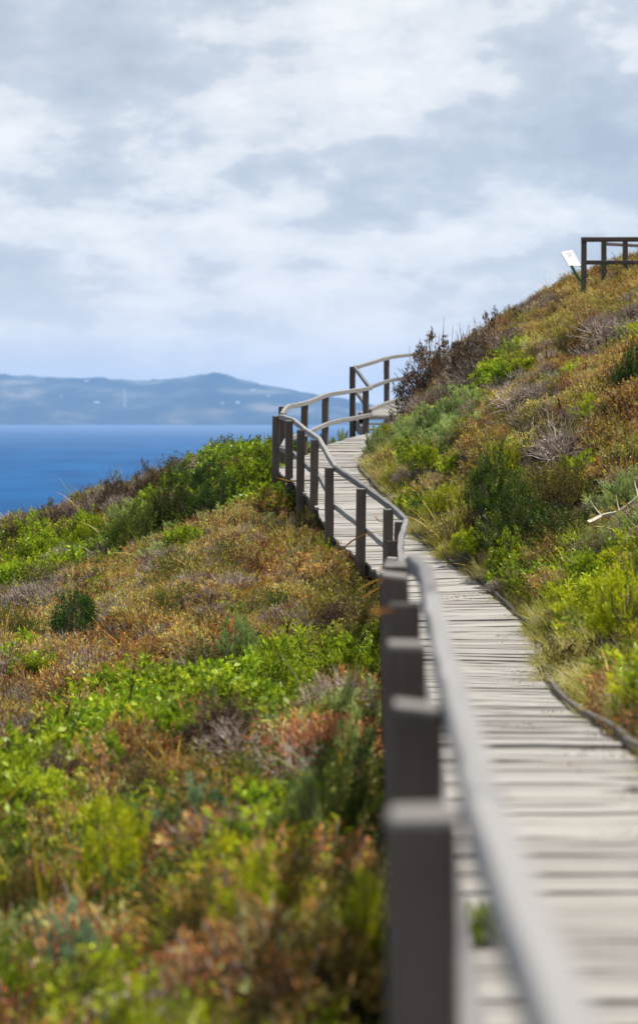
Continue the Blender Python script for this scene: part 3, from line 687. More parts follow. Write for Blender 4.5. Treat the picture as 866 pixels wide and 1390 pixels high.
def scatter(name, style, pts):
    """one ground-cover object: points carrying scale / turn / variant, clumps instanced on them"""
    if len(pts) == 0: return
    A = np.array(pts); me = bpy.data.meshes.new(name); me.vertices.add(len(A)); me.vertices.foreach_set('co', A[:, :3].astype(np.float32).ravel())
    for nm, col_ in (('cscale', 3), ('cturn', 4)):
        at = me.attributes.new(nm, 'FLOAT', 'POINT'); at.data.foreach_set('value', A[:, col_].astype(np.float32))
    at = me.attributes.new('cvar', 'INT', 'POINT'); at.data.foreach_set('value', A[:, 5].astype(np.int32))
    o = link(name, me); tag(o, kind='stuff')
    ng = bpy.data.node_groups.new(name, 'GeometryNodeTree'); ng.interface.new_socket('Geometry', in_out='INPUT', socket_type='NodeSocketGeometry'); ng.interface.new_socket('Geometry', in_out='OUTPUT', socket_type='NodeSocketGeometry')
    N = ng.nodes; L = ng.links; gi = N.new('NodeGroupInput'); go = N.new('NodeGroupOutput')
    iop = N.new('GeometryNodeInstanceOnPoints'); L.new(gi.outputs[0], iop.inputs['Points'])
    gtoi = N.new('GeometryNodeJoinGeometry')
    for ob in reversed(clumps[style]):
        oi = N.new('GeometryNodeObjectInfo'); oi.inputs['Object'].default_value = ob; oi.inputs['As Instance'].default_value = True
        L.new(oi.outputs['Geometry'], gtoi.inputs[0])
    L.new(gtoi.outputs[0], iop.inputs['Instance']); iop.inputs['Pick Instance'].default_value = True
    def attr(nm, ty):
        n_ = N.new('GeometryNodeInputNamedAttribute'); n_.data_type = ty; n_.inputs['Name'].default_value = nm; return n_.outputs[0]
    L.new(attr('cvar', 'INT'), iop.inputs['Instance Index'])
    cx = N.new('ShaderNodeCombineXYZ'); L.new(attr('cturn', 'FLOAT'), cx.inputs['Z'])
    L.new(cx.outputs[0], iop.inputs['Rotation'])
    L.new(attr('cscale', 'FLOAT'), iop.inputs['Scale']); L.new(iop.outputs[0], go.inputs[0])
    md = o.modifiers.new('scatter', 'NODES'); md.node_group = ng
    return o
NAMES = dict(heath='rust_heath', heathgreen='olive_heath', red='reddish_heath', twig='dry_twig_scrub', leafy='leafy_ground_cover', dark='dark_green_scrub', soft='grey_green_scrub', blue='blue_green_scrub',
             yellow='yellow_green_scrub', brown='brown_scrub', olive='olive_scrub', straw='straw_grass', grass='green_grass', sedge='sedge_leaves', litter='leaf_litter')

# ------------------------------------------------------------------ individual shrubs
proto = {}
for i, s_ in enumerate(('leafy', 'dark', 'soft', 'blue', 'yellow', 'brown', 'olive')):
    proto[s_] = [make_shrub(900 + i * 10 + v, s_) for v in range(3)]
dead = [make_dead(990 + v) for v in range(3)]
NM = dict(leafy='leafy_shrub', dark='dark_green_shrub', soft='grey_green_shrub', blue='blue_green_shrub', yellow='yellow_green_shrub', brown='brown_shrub', olive='olive_shrub', dead='dead_shrub')
cnt = 0; FOOT = []
def shrub(px, py, wpx, kind, label, group=None, tall=1., off=.0, at=None):
    """px,py = foot of the bush in the picture, wpx = its width there"""
    global cnt
    p = Vector(at) if at is not None else hit(px, py, off + .20); s = F / p.y; R = wpx * 1.12 / s / 2 if at is None else wpx / 2
    FOOT.append((p.x, p.y, R))
    root = empty(NM[kind], (p.x, p.y, p.z - .03 + (.15 if at is None else .04)), label, 'shrub', group)
    root.rotation_euler = (0, 0, g.uniform(0, 6.28)); k = R / .5
    root.scale = (k * g.uniform(.92, 1.08), k * g.uniform(.92, 1.08), k * tall + .25)
    v = cnt % 3; cnt += 1
    if kind == 'dead': link('branches', dead[v], root)
    else:
        link('foliage', proto[kind][v][0], root); link('stem', proto[kind][v][1], root)
    return root
g = np.random.default_rng(33)
S = shrub
# left slope, along the crest
S(362, 634, 56, 'leafy', 'bright green leafy bush at the crest just left of the corner posts', tall=.9)
S(322, 640, 50, 'olive', 'olive-brown bush on the crest left of the corner posts with sea behind it', tall=.7)
S(282, 662, 60, 'dark', 'dark green bush under the crest, upper one of the dense green patch', tall=.8)
S(330, 662, 64, 'leafy', 'glossy bright green bush below the crest bushes, beside the railing corner')
S(240, 656, 44, 'brown', 'brown woody bush breaking the crest line against the sea, nearest the middle', tall=1.0)
S(200, 668, 46, 'brown', 'brown woody bush on the crest between two other brown ones', tall=1.25)
S(155, 684, 50, 'brown', 'greyish brown twiggy bush on the crest against the sea', tall=1.35)
S(118, 700, 40, 'dead', 'grey leafless bush on the crest against the sea', tall=1.25)
S(70, 716, 46, 'brown', 'low brown bush on the crest near the left picture edge', tall=1.1)
S(22, 730, 44, 'brown', 'brown bush on the crest at the left picture edge', tall=1.1)
S(175, 712, 54, 'soft', 'pale green rounded bush below the brown crest bushes')
S(238, 712, 74, 'dark', 'large dark green bush in the middle of the left slope', tall=1.35)
S(180, 745, 80, 'dark', 'dark green bush low in the green patch, left of the largest one', tall=1.1)
S(290, 700, 66, 'dark', 'dark green bush right of the largest dark bush on the left slope', tall=1.25)
S(120, 742, 60, 'yellow', 'yellow green feathery bush on the upper left slope', tall=1.1)
S(55, 755, 66, 'leafy', 'light green leafy bush near the left picture edge under the crest', tall=1.0)
S(12, 790, 50, 'leafy', 'green bush cut by the left picture edge above the dry scrub', tall=1.0)
S(250, 742, 60, 'leafy', 'bright green low bush at the foot of the dark green patch', tall=.9)
S(105, 850, 80, 'dark', 'lone dark green-black bush standing in the dry orange heath on the left', tall=.95)
S(30, 866, 60, 'olive', 'dark olive bush at the left edge level with the lone dark bush', tall=1.1)
S(60, 822, 70, 'dead', 'grey leafless bush above the lone dark bush', tall=1.0)
S(210, 790, 64, 'dead', 'grey dry bush right of and above the lone dark bush', tall=1.0)
S(420, 712, 46, 'olive', 'low olive bush at the feet of the corner posts', tall=.9)
S(442, 760, 44, 'yellow', 'small yellow green bush just left of the middle posts', tall=.9)
S(326, 880, 56, 'soft', 'small pale green ball-shaped bush standing alone in the dry heath', tall=1.25)
S(45, 908, 70, 'leafy', 'bright green patch-like bush in the dry heath at left', tall=.45)
# green leafy band in the middle left
for i, (a, b, w, lb) in enumerate([(460, 925, 96, 'broad bright green leafy bush at the upper right end of the green band'), (385, 945, 110, 'broad bright green leafy bush in the middle of the green band'), (300, 965, 100, 'bright green leafy bush left of the middle of the green band'),
                                   (225, 1000, 96, 'bright green leafy bush near the lower left end of the green band'), (140, 1040, 84, 'bright green leafy bush where the green band meets the red heath'), (60, 1090, 96, 'bright green leafy bush near the left picture edge below the dry scrub')]):
    S(a, b, w, 'leafy', lb, tall=.85)
S(480, 1045, 78, 'soft', 'pale grey-green soft bush beside the third blurred post', tall=1.25)
S(276, 1120, 70, 'blue', 'blurred blue-green bush in the middle of the reddish heath', tall=1.25)
S(225, 1146, 50, 'blue', 'smaller blurred blue-green bush left of the larger one', tall=1.25)
S(410, 1150, 110, 'soft', 'blurred pale green bush left of the nearest posts', tall=1.1)
S(340, 1110, 70, 'yellow', 'small yellow bush right of the blue-green bushes', tall=1.0)
S(150, 1225, 170, 'yellow', 'broad blurred dark yellow-green bush at lower left', tall=1.1)
S(30, 1250, 110, 'olive', 'blurred olive bush at the lower left picture edge', tall=1.1)
S(350, 1275, 150, 'yellow', 'large vivid yellow-green bush in the blurred left foreground', tall=.95)
S(470, 1120, 90, 'dark', 'dark bush with arching outline beside the second blurred post', tall=1.1)
S(265, 1300, 110, 'olive', 'blurred dark olive bush left of the vivid yellow-green one', tall=1.25)
S(110, 1330, 120, 'blue', 'blurred pale blue-green bush at the bottom left of the picture', tall=1.1)
S(490, 1270, 80, 'yellow', 'blurred yellow-green bush against the nearest post', tall=1.2)
S(440, 1350, 160, 'olive', 'blurred olive green bush at the bottom middle of the picture', tall=1.0)
S(30, 1380, 130, 'leafy', 'blurred green bush in the bottom left corner', tall=.9)
# beyond the far boardwalk
S(0, 0, .72, 'soft', 'pale green ball bush behind the far railing, right of its middle post', tall=2.2, at=(.38, 41.0, -1.15))
S(0, 0, .6, 'leafy', 'bright green bush behind the far railing, left of its middle post', tall=2.5, at=(-.12, 40.0, -1.2))
# right slope
S(512, 612, 40, 'soft', 'small dark grey-green bush at the foot of the stair', tall=1.25)
S(0, 0, 2.0, 'brown', 'large dark brown bush overhanging the upper boardwalk', tall=1.75, at=(2.7, 40.9, .0))
S(0, 0, 1.7, 'brown', 'tall brown bush right of the one overhanging the upper boardwalk', tall=1.6, at=(3.75, 41.0, .6))
S(0, 0, 1.35, 'brown', 'dark brown bush leaning left over the stair, in front of the tall one', tall=1.9, at=(2.2, 40.5, -.1))
S(0, 0, 1.0, 'olive', 'dark shaded bush under the large brown one', tall=1.3, at=(2.05, 37.4, -.45))
S(0, 0, .6, 'olive', 'little dark tuft-like bush where the far boardwalk edge meets the slope', tall=1.2, at=(1.35, 34.6, -.75))
S(0, 0, .7, 'brown', 'small brown bush below the large one, close to the far boardwalk edge', tall=1.2, at=(1.75, 36.0, -.6))
S(0, 0, 1.3, 'brown', 'brown bush on the right skyline uphill of the tall brown one', tall=1.2, at=(3.9, 41.3, 1.0))
S(0, 0, 1.1, 'brown', 'rounded brown bush on the right skyline beside the leafless one', tall=1.1, at=(4.5, 41.6, 1.6))
S(636, 508, 84, 'brown', 'brown twiggy bush on the right skyline, left of the hilltop', tall=1.1)
S(680, 482, 66, 'dead', 'grey leafless bush on the upper right slope', tall=1.1)
S(640, 520, 60, 'dead', 'grey leafless bush beside the tall brown bushes', tall=1.1)
S(590, 590, 64, 'soft', 'soft grey-green bush uphill of the far bend', tall=1.0)
S(616, 570, 64, 'soft', 'second soft grey-green bush, higher up than the one by the bend', tall=1.0)
S(572, 632, 52, 'leafy', 'bright green leafy bush uphill of the pale grass at the bend', tall=1.1)
S(640, 560, 50, 'soft', 'uppermost of the soft grey-green bushes on the right slope', tall=1.0)
S(668, 516, 50, 'leafy', 'bright yellow-green leafy bush on the upper right slope', tall=.9)
S(712, 500, 50, 'leafy', 'bright green low bush right of the yellow-green leafy one', tall=.5)
S(700, 552, 74, 'dead', 'grey purple leafless bush in the middle of the right slope', tall=1.0)
S(764, 622, 84, 'dead', 'large grey leafless bush on the right slope below the rusty heath', tall=1.1)
S(668, 690, 76, 'dark', 'dark green upright bush left of the shaded hollow on the right slope', tall=1.5)
S(690, 640, 50, 'yellow', 'small yellow-green bush above the dark upright one', tall=1.1)
S(712, 735, 90, 'dark', 'dark bush enlarged to darken the shaded hollow on the right slope', tall=1.35)  # enlarged: its dark foliage colour stands in for the hollow's shadow
S(755, 700, 90, 'olive', 'olive bush right of the shaded hollow', tall=1.35)
S(690, 770, 60, 'leafy', 'green bush above the kerb, below the shaded hollow', tall=1.1)
S(860, 520, 60, 'dark', 'dark green bush at the right picture edge near the top of the slope', tall=1.2)
S(822, 460, 60, 'dead', 'grey brown leafless bush below the lookout railing', tall=1.0)
S(850, 690, 74, 'soft', 'grey-green bush at the right picture edge above the yellow one', tall=1.1)
S(850, 850, 120, 'yellow', 'large yellow-green bush at the right picture edge', tall=1.05)
S(800, 790, 64, 'leafy', 'green bush left of the large yellow-green one at the right edge', tall=1.25)
S(760, 860, 60, 'olive', 'low olive bush close to the kerb', tall=.9)
S(600, 690, 44, 'yellow', 'little yellow-green bush near the bend of the boardwalk', tall=1.0)
S(640, 745, 50, 'leafy', 'little green bush above the start of the kerb', tall=1.0)
S(812, 560, 64, 'yellow', 'yellow-brown bush high on the right slope near the picture edge', tall=.5)

S(0, 0, .13, 'leafy', 'tiny green sprig growing up between the boards beside the nearest post', tall=.5, at=(.53, 5.9, -1.69))
# heath bushes nobody could tell apart, each its own object
GR = {'olive': ('small olive bush, one of many alike scattered over the heath', 'small olive bushes scattered over the heath'),
      'brown': ('small brown bush, one of many alike scattered over the heath', 'small brown bushes scattered over the heath'),
      'dead': ('small grey leafless bush, one of many alike in the heath', 'small grey leafless bushes in the heath')}
g = np.random.default_rng(77); made = 0
while made < 110:
    y = g.uniform(9, 42); x = g.uniform(-.19, .19) * y
    d, dz, sd = deck_info(np.array([x]), np.array([y]))
    if d[0] < .7: continue
    px = CX + x / y * F; z = float(ground(x, y)); py = HY - z / y * F
    if not (0 < px < 866 and py < 1380): continue
    kind = g.choice(['olive', 'brown', 'dead', 'dead'])
    S(0, 0, g.uniform(.35, .75), kind, *GR[kind], tall=g.uniform(.5, .9), at=(x, y, z)); made += 1

FT = np.array(FOOT)
for k in STY:
    A_ = np.array(pos_by[k]); 
    if len(A_) == 0: continue
    onb = A_[:, 2] > 9e9
    inside = (np.hypot(A_[:, None, 0] - FT[None, :, 0], A_[:, None, 1] - FT[None, :, 1]) < FT[None, :, 2] * .95).any(1)
    scatter(NAMES[k], k, A_[~inside])

# ------------------------------------------------------------------ stalks and strap leaves (single things)
def stalk(px, py, hpx, lean, label, mat='spike', w=.012, head=True):
    p = hit(px, py); s = F / p.y; h = hpx / s; gg = np.random.default_rng(int(px * 7 + py)); a = Acc()
    n = 1; d = unit(np.array([[lean, .1, 1.]]))
    A0 = np.zeros((1, 3)); B0 = d * h
    tubes(a, gg, A0, B0, w * .5, w * .22, .3, 5, .012)
    if head:
        k = 60; t = gg.uniform(.62, 1, k); pos = d * (h * t)[:, None]; leaves(a, gg, pos, d + rdir(gg, k) * .7, .035, .012, gg.random(k))
    k = 3; th = gg.uniform(0, 6.28, k); blades(a, gg, np.zeros((k, 3)), np.stack([np.cos(th) * .5, np.sin(th) * .5, np.ones(k)], 1), h * .6, .012, 1.2, .4, 5, 1)
    o = link('flower_stalk' if head else 'sedge_blade', a.mesh('stalk', [M[mat], M['sedge']])); o.location = (p.x, p.y, p.z)
    tag(o, label, 'stalk' if head else 'sedge leaf')
    return o
for a in [(286, 612, 46, .35, 'green sedge stalk leaning right on the left crest against the far headland'), (325, 606, 34, .5, 'dark stalk on the crest nearest the corner posts'), (338, 603, 30, .9, 'strongly leaning dark stalk tip on the crest beside the corner posts'),
          (168, 680, 26, .5, 'short dark stalk on the brown part of the left crest'), (262, 868, 66, .45, 'dark stalk leaning right in the dry heath above the ball-shaped bush'), (243, 862, 44, .1, 'upright thin dark stalk in the dry heath beside the leaning one'),
          (60, 1045, 90, .4, 'tall blurred dark stalk leaning right at the left edge of the dry scrub'), (168, 1020, 110, .12, 'tall dark stalk standing left of the green band'), (282, 850, 30, -.1, 'small dark stalk left of the ball-shaped bush'),
          (372, 900, 60, .4, 'dark stalk leaning right beside the ball-shaped bush'), (738, 412, 26, .9, 'dark leaning stalk on the right skyline'), (716, 420, 18, .3, 'short dark stalk on the right skyline left of the leaning one'),
          (841, 395, 46, -.12, 'dark stalk in front of the lookout railing, right one'), (806, 392, 34, .3, 'thin stalk seen through the lookout railing'), (744, 520, 50, -.05, 'upright reddish stalk high on the right slope'),
          (672, 690, 60, -.3, 'dark stalk leaning left in the middle of the right slope'), (765, 590, 50, -.15, 'dark green stalk in the rusty heath of the right slope'), (636, 760, 90, 0., 'tall thin reddish stalk above the kerb'), (470, 905, 50, .6, 'arching dark stalk near the middle posts')]:
    stalk(*a)

def strap(px, py, s, pts, wd, tint, label, mat='orange'):
    """one long strap leaf following offsets (px) from its foot at depth F/s"""
    base = P(px, py, s); q = catmull([(dx / s, dy_ * .0 + i * .03, -dy_ / s) for i, (dx, dy_) in enumerate(pts)], 6)
    n = len(q); a = Acc(); w = wd / s * np.clip(np.minimum(1.2 - np.linspace(0, 1, n), .5 + np.linspace(0, 1, n) * 4), .1, 1) / 2
    T = unit(np.gradient(q, axis=0)); sd = unit(np.cross(T, np.array([0, 1., .25])))
    V = np.stack([q - sd * w[:, None], q + np.array([0, .2, 0]) * w[:, None], q + sd * w[:, None]], 1)[None]
    a.grid(V, tint); o = link('strap_leaf', a.mesh('strap_leaf', M[mat])); o.location = base
    tag(o, label, 'leaf')
G_ = lambda px, py: F / hit(px, py, .12).y
strap(300, 826, G_(300, 826), [(0, 0), (25, -18), (60, -36), (90, -48)], 2.6, .2, 'long yellow strap leaf lying across the dry heath on the left slope')
strap(395, 962, G_(420, 960), [(0, 0), (30, -18), (62, -34), (90, -38), (110, -30)], 7, .2, 'blurred tan strap leaf arching over the green band')
strap(30, 1140, G_(60, 1130), [(0, 0), (30, -10), (60, -22), (90, -30)], 8, .3, 'blurred orange strap leaf at the left of the red heath')
strap(215, 1100, G_(230, 1095), [(0, 0), (25, -22), (60, -32), (90, -40)], 6, .3, 'orange strap leaf crossing the red heath above the blue-green bush')
strap(468, 742, 100, [(0, 0), (14, -10), (32, -18), (58, -20)], 2.4, .1, 'yellow strap leaf curving past the post left of the bend')
strap(488, 800, 118, [(0, 0), (14, -8), (30, -14), (44, -16)], 3, .1, 'yellow green strap leaf reaching the posts at the bend, upper one')
strap(492, 812, 118, [(0, 0), (12, -8), (28, -16), (40, -22)], 3, .6, 'orange strap leaf reaching the posts at the bend, lower one')
strap(375, 648, 82, [(0, 0), (14, 4), (34, 8), (48, 18)], 2, .1, 'yellow strap leaf below the corner posts')
strap(418, 690, 86, [(0, 0), (8, 6), (16, 14), (22, 24)], 2.6, .3, 'orange strap leaf hanging below the corner posts')
strap(760, 518, G_(770, 515), [(0, 0), (14, -4), (30, -6), (44, -4)], 4, .4, 'orange strap leaf lying high on the right slope')
strap(728, 780, G_(740, 775), [(0, 0), (10, -10), (24, -16), (44, -20)], 4, .8, 'orange and green strap leaf above the kerb')
strap(624, 704, G_(640, 695), [(0, 0), (14, -3), (28, 0), (40, 8)], 3, .0, 'pale green strap leaf bending right above the kerb start')
strap(636, 668, G_(640, 668), [(0, 0), (-6, -8), (-4, -18), (8, -24)], 2.6, .0, 'pale curled strap leaf on the right slope')
strap(612, 600, G_(620, 598), [(0, 0), (10, -8), (24, -10), (40, -6)], 2.6, .0, 'pale arching strap leaf uphill of the pale grass')
strap(508, 700, 104, [(0, 0), (8, 8), (18, 6), (26, 4)], 1.5, .4, 'thin dry leaf across the left post at the bend')
strap(516, 770, 230, [(0, 0), (8, 2), (20, 1), (34, 3)], 4.5, .8, 'blurred orange leaf across the clustered posts, upper one')
strap(514, 788, 300, [(0, 0), (8, 2), (18, 0), (34, 1)], 6, .7, 'blurred orange leaf across the clustered posts, lower one')
strap(505, 828, 400, [(0, 0), (10, 4), (20, 2), (30, 4)], 9, .6, 'blurred tan leaf left of the fourth post')

# pale dead wood on the right slope
dw = hit(828, 735); s = F / dw.y; a = Acc(); gg = np.random.default_rng(4)
pts = np.array([(-.3, 0, .12), (-.1, .05, .2), (.12, .0, .26), (.35, -.05, .45), (.5, 0, .5)]) * 1.
tubes(a, gg, pts[:-1], pts[1:], np.array([.03, .03, .026, .02]), np.array([.03, .026, .02, .012]), .95, 3, .04)
tubes(a, gg, pts[[1, 2, 2, 3]], pts[[1, 2, 2, 3]] + np.array([(-.15, 0, .2), (.1, .05, -.2), (-.05, .0, .22), (.0, .1, .2)]), .012, .004, .9, 3, .06)
o = link('dead_branch', a.mesh('dead_branch', M['twig'])); o.location = dw + Vector((0, 0, .12)); o.rotation_euler = (0, 0, .2)
tag(o, 'bleached grey dead branch lying at the right picture edge on the slope', 'branch')

# ------------------------------------------------------------------ sea
me = bpy.data.meshes.new('sea'); e = 16600
bm = bmesh.new(); bmesh.ops.create_grid(bm, x_segments=24, y_segments=24, size=e); bmesh.ops.translate(bm, verts=bm.verts, vec=(0, 1000, SEA)); bm.to_mesh(me); bm.free()
sea = link('sea', me); tag(sea, kind='structure')
m, nt, N, L = new_mat('sea_water'); out = N.new('ShaderNodeOutputMaterial'); pb = N.new('ShaderNodeBsdfPrincipled')
pb.inputs['Roughness'].default_value = .6; pb.inputs['Specular IOR Level'].default_value = .11
tc = N.new('ShaderNodeTexCoord'); mp = N.new('ShaderNodeMapping'); mp.inputs['Scale'].default_value = (.02, .008, .02); L.new(tc.outputs['Object'], mp.inputs['Vector'])
n = N.new('ShaderNodeTexNoise'); n.inputs['Scale'].default_value = 1; n.inputs['Detail'].default_value = 8; n.inputs['Roughness'].default_value = .6; L.new(mp.outputs[0], n.inputs['Vector'])
r = ramp(N, [(.35, (.001, .046, .150)), (.65, (.003, .074, .205))]); L.new(n.outputs['Fac'], r.inputs[0]); L.new(r.outputs[0], pb.inputs['Base Color'])
sp_ = N.new('ShaderNodeSeparateXYZ'); L.new(tc.outputs['Object'], sp_.inputs[0])
cm = N.new('ShaderNodeMapRange'); cm.interpolation_type = 'SMOOTHSTEP'; L.new(sp_.outputs['Y'], cm.inputs[0]); cm.inputs['From Min'].default_value = 800; cm.inputs['From Max'].default_value = 9000; cm.inputs['To Min'].default_value = .05; cm.inputs['To Max'].default_value = .9
mp3 = N.new('ShaderNodeMapping'); mp3.inputs['Scale'].default_value = (.0012, .006, 1); L.new(tc.outputs['Object'], mp3.inputs['Vector'])
n3 = N.new('ShaderNodeTexNoise'); n3.inputs['Scale'].default_value = 1; n3.inputs['Detail'].default_value = 5; L.new(mp3.outputs[0], n3.inputs['Vector'])
mm = N.new('ShaderNodeMath'); mm.operation = 'MULTIPLY'; L.new(cm.outputs[0], mm.inputs[0]); m4 = N.new('ShaderNodeMapRange'); L.new(n3.outputs['Fac'], m4.inputs[0]); m4.inputs['From Min'].default_value = .35; m4.inputs['From Max'].default_value = .65; m4.inputs['To Min'].default_value = .6; m4.inputs['To Max'].default_value = 1.3
L.new(m4.outputs[0], mm.inputs[1]); L.new(mm.outputs[0], pb.inputs['Specular IOR Level'])
n2 = N.new('ShaderNodeTexNoise'); n2.inputs['Scale'].default_value = .35; n2.inputs['Detail'].default_value = 6; L.new(tc.outputs['Object'], n2.inputs['Vector'])
bp = N.new('ShaderNodeBump'); bp.inputs['Strength'].default_value = .6; bp.inputs['Distance'].default_value = .8; L.new(n2.outputs['Fac'], bp.inputs['Height']); L.new(bp.outputs[0], pb.inputs['Normal'])
L.new(pb.outputs[0], out.inputs['Surface']); me.materials.append(m)

# ------------------------------------------------------------------ far headland
prof = np.array([(-2500, 548), (-1500, 520), (-600, 514), (-200, 505), (0, 508), (60, 511), (130, 515), (200, 516), (240, 512), (272, 509), (300, 506), (330, 517), (370, 524), (430, 536), (475, 545), (530, 553), (620, 559), (900, 564), (1600, 568), (3500, 571)], float)
RD = 15000.; n1 = 900; n2_ = 46
pxs = np.linspace(-2400, 3400, n1); V = []
for i in range(n1):
    hgt = (HY - np.interp(pxs[i], prof[:, 0], prof[:, 1])) * RD / F - SEA
    for j in range(n2_):
        t = j / (n2_ - 1); Yd = COAST + 260 * math.sin(pxs[i] * .011) + 120 * math.sin(pxs[i] * .037) + t * 5200
        xw = (pxs[i] - CX) / F * (COAST + 2500 + (Yd - COAST - 2500) * .3)
        f_ = (math.sin(min(t / .5, 1) * math.pi / 2) ** .75) if t < .5 else math.cos((t - .5) * math.pi) ** .8 if t < .99 else 0
        nz = mnoise.fractal(Vector((xw / 1100, Yd / 1100, 3.)), .9, 2.1, 6)
        z = SEA + max(hgt, 6) * f_ * (1 + .16 * nz * (1 if t < .45 else .2)) + (16 * mnoise.noise(Vector((xw / 130, Yd / 200, 0))) + 12 * mnoise.noise(Vector((xw / 45, Yd / 90, 4.)))) * min(t * 8, 1)
        if j in (0, n2_ - 1): z = SEA - .8
        V.append((xw, Yd, z))
Fc = [(i * n2_ + j, (i + 1) * n2_ + j, (i + 1) * n2_ + j + 1, i * n2_ + j + 1) for i in range(n1 - 1) for j in range(n2_ - 1)]
me = bpy.data.meshes.new('far_hills'); me.from_pydata(V, [], Fc); me.polygons.foreach_set('use_smooth', [True] * len(Fc))
fh = link('far_hills', me); tag(fh, kind='structure'); HV = np.array(V)
m, nt, N, L = new_mat('bush_covered_hills'); out = N.new('ShaderNodeOutputMaterial'); pb = N.new('ShaderNodeBsdfPrincipled'); pb.inputs['Roughness'].default_value = 1; pb.inputs['Specular IOR Level'].default_value = 0
tc = N.new('ShaderNodeTexCoord'); mp = N.new('ShaderNodeMapping'); mp.inputs['Scale'].default_value = (.0016, .0008, .008); L.new(tc.outputs['Object'], mp.inputs['Vector'])
n = N.new('ShaderNodeTexNoise'); n.inputs['Scale'].default_value = 1; n.inputs['Detail'].default_value = 9; n.inputs['Roughness'].default_value = .65; L.new(mp.outputs[0], n.inputs['Vector'])
r = ramp(N, [(.38, (.006, .014, .012)), (.50, (.018, .030, .022)), (.60, (.09, .085, .06)), (.72, (.24, .21, .16))]); L.new(n.outputs['Fac'], r.inputs[0]); L.new(r.outputs[0], pb.inputs['Base Color'])
L.new(pb.outputs[0], out.inputs['Surface']); me.materials.append(m)

def far_at(px, py):
    """point on the headland seen at px,py"""
    i = int(np.argmin(abs(pxs - px))); col_ = HV[i * n2_:(i + 1) * n2_]; yy = HY - col_[:, 2] / col_[:, 1] * F
    half_ = n2_ // 2; j = int(np.argmin(abs(yy[:half_] - py))); p = col_[j]; return Vector(((px - CX) / F * p[1], p[1], p[2]))
def box_me(name, w, d, h, mat, gable=0):
    hw, hd = w / 2, d / 2; V = [(-hw, -hd, 0), (hw, -hd, 0), (hw, hd, 0), (-hw, hd, 0), (-hw, -hd, h), (hw, -hd, h), (hw, hd, h), (-hw, hd, h)]
    Fc = [(3, 2, 1, 0), (0, 1, 5, 4), (1, 2, 6, 5), (2, 3, 7, 6), (3, 0, 4, 7), (4, 5, 6, 7)]
    me = bpy.data.meshes.new(name); me.from_pydata(V, [], Fc); me.materials.append(mat); return me
def roof_me(w, d, h, z, mat):
    hw, hd = w / 2 * 1.06, d / 2 * 1.06; V = [(-hw, -hd, z), (hw, -hd, z), (hw, hd, z), (-hw, hd, z), (-hw * .8, 0, z + h), (hw * .8, 0, z + h)]
    me = bpy.data.meshes.new('roof'); me.from_pydata(V, [], [(3, 2, 1, 0), (0, 1, 5, 4), (2, 3, 4, 5), (1, 2, 5), (3, 0, 4)]); me.materials.append(mat); return me
wall = box_me('wall', 34, 16, 9, M['white_wall']); roof = roof_me(34, 16, 6, 9.01, M['roofing'])
for i, (px, py, k) in enumerate([(118, 521, 1.3), (132, 549, 1.5), (188, 520, 1), (236, 557, 1.2), (240, 522, .9), (290, 535, 1.4), (323, 549, 1.3), (344, 531, 1.6), (302, 553, .9), (206, 541, .9), (84, 540, .8), (365, 540, 1)]):
    p = far_at(px, py); b = empty('house', (p.x, p.y, p.z + 1), 'tiny pale house, one of the scattered pale specks on the far headland', 'house', 'houses scattered over the far headland')
    b.scale = (k * .75, k * .75, k * .75); link('wall', wall, b); link('roof', roof, b)
p = far_at(169, 553); tw = empty('tower', (p.x, p.y, p.z), 'tall slim pale tower on the far headland, fading in the haze', 'tower')
bm = bmesh.new(); bmesh.ops.create_cone(bm, cap_ends=True, segments=20, radius1=10, radius2=6.5, depth=120); bmesh.ops.translate(bm, verts=bm.verts, vec=(0, 0, 56)); me = bpy.data.meshes.new('shaft'); bm.to_mesh(me); bm.free(); me.materials.append(M['white_wall']); link('shaft', me, tw)
bm = bmesh.new(); bmesh.ops.create_cone(bm, cap_ends=True, segments=20, radius1=8, radius2=7, depth=8); bmesh.ops.translate(bm, verts=bm.verts, vec=(0, 0, 120.2)); me = bpy.data.meshes.new('cap'); bm.to_mesh(me); bm.free(); me.materials.append(M['white_wall']); link('cap', me, tw)

# ------------------------------------------------------------------ haze
me = bpy.data.meshes.new('haze'); bm = bmesh.new(); bmesh.ops.create_cube(bm, size=1); bmesh.ops.scale(bm, verts=bm.verts, vec=(37600, 37600, 480)); bmesh.ops.translate(bm, verts=bm.verts, vec=(0, 1000, SEA - 4.5 + 240)); bm.to_mesh(me); bm.free()
hz = link('haze', me); tag(hz, kind='stuff'); m, nt, N, L = new_mat('air'); out = N.new('ShaderNodeOutputMaterial'); pv = N.new('ShaderNodeVolumePrincipled')
pv.inputs['Color'].default_value = (.38, .62, .97, 1); pv.inputs['Density'].default_value = 5.4e-5; pv.inputs['Anisotropy'].default_value = 0.
L.new(pv.outputs[0], out.inputs['Volume']); me.materials.append(m)

# ------------------------------------------------------------------ light
EL, AZ = math.radians(64), math.radians(72)     # azimuth measured from straight ahead (+Y) towards the right (+X)
sd = Vector((math.sin(AZ) * math.cos(EL), math.cos(AZ) * math.cos(EL), math.sin(EL)))
sun = bpy.data.lights.new('sun', 'SUN'); sun.energy = 5.0; sun.angle = math.radians(.6); sun.color = (1, .955, .89)
so_ = bpy.data.objects.new('sun', sun); COL.objects.link(so_); so_.rotation_euler = (-sd).to_track_quat('-Z', 'Y').to_euler(); so_.location = (20, -10, 40)

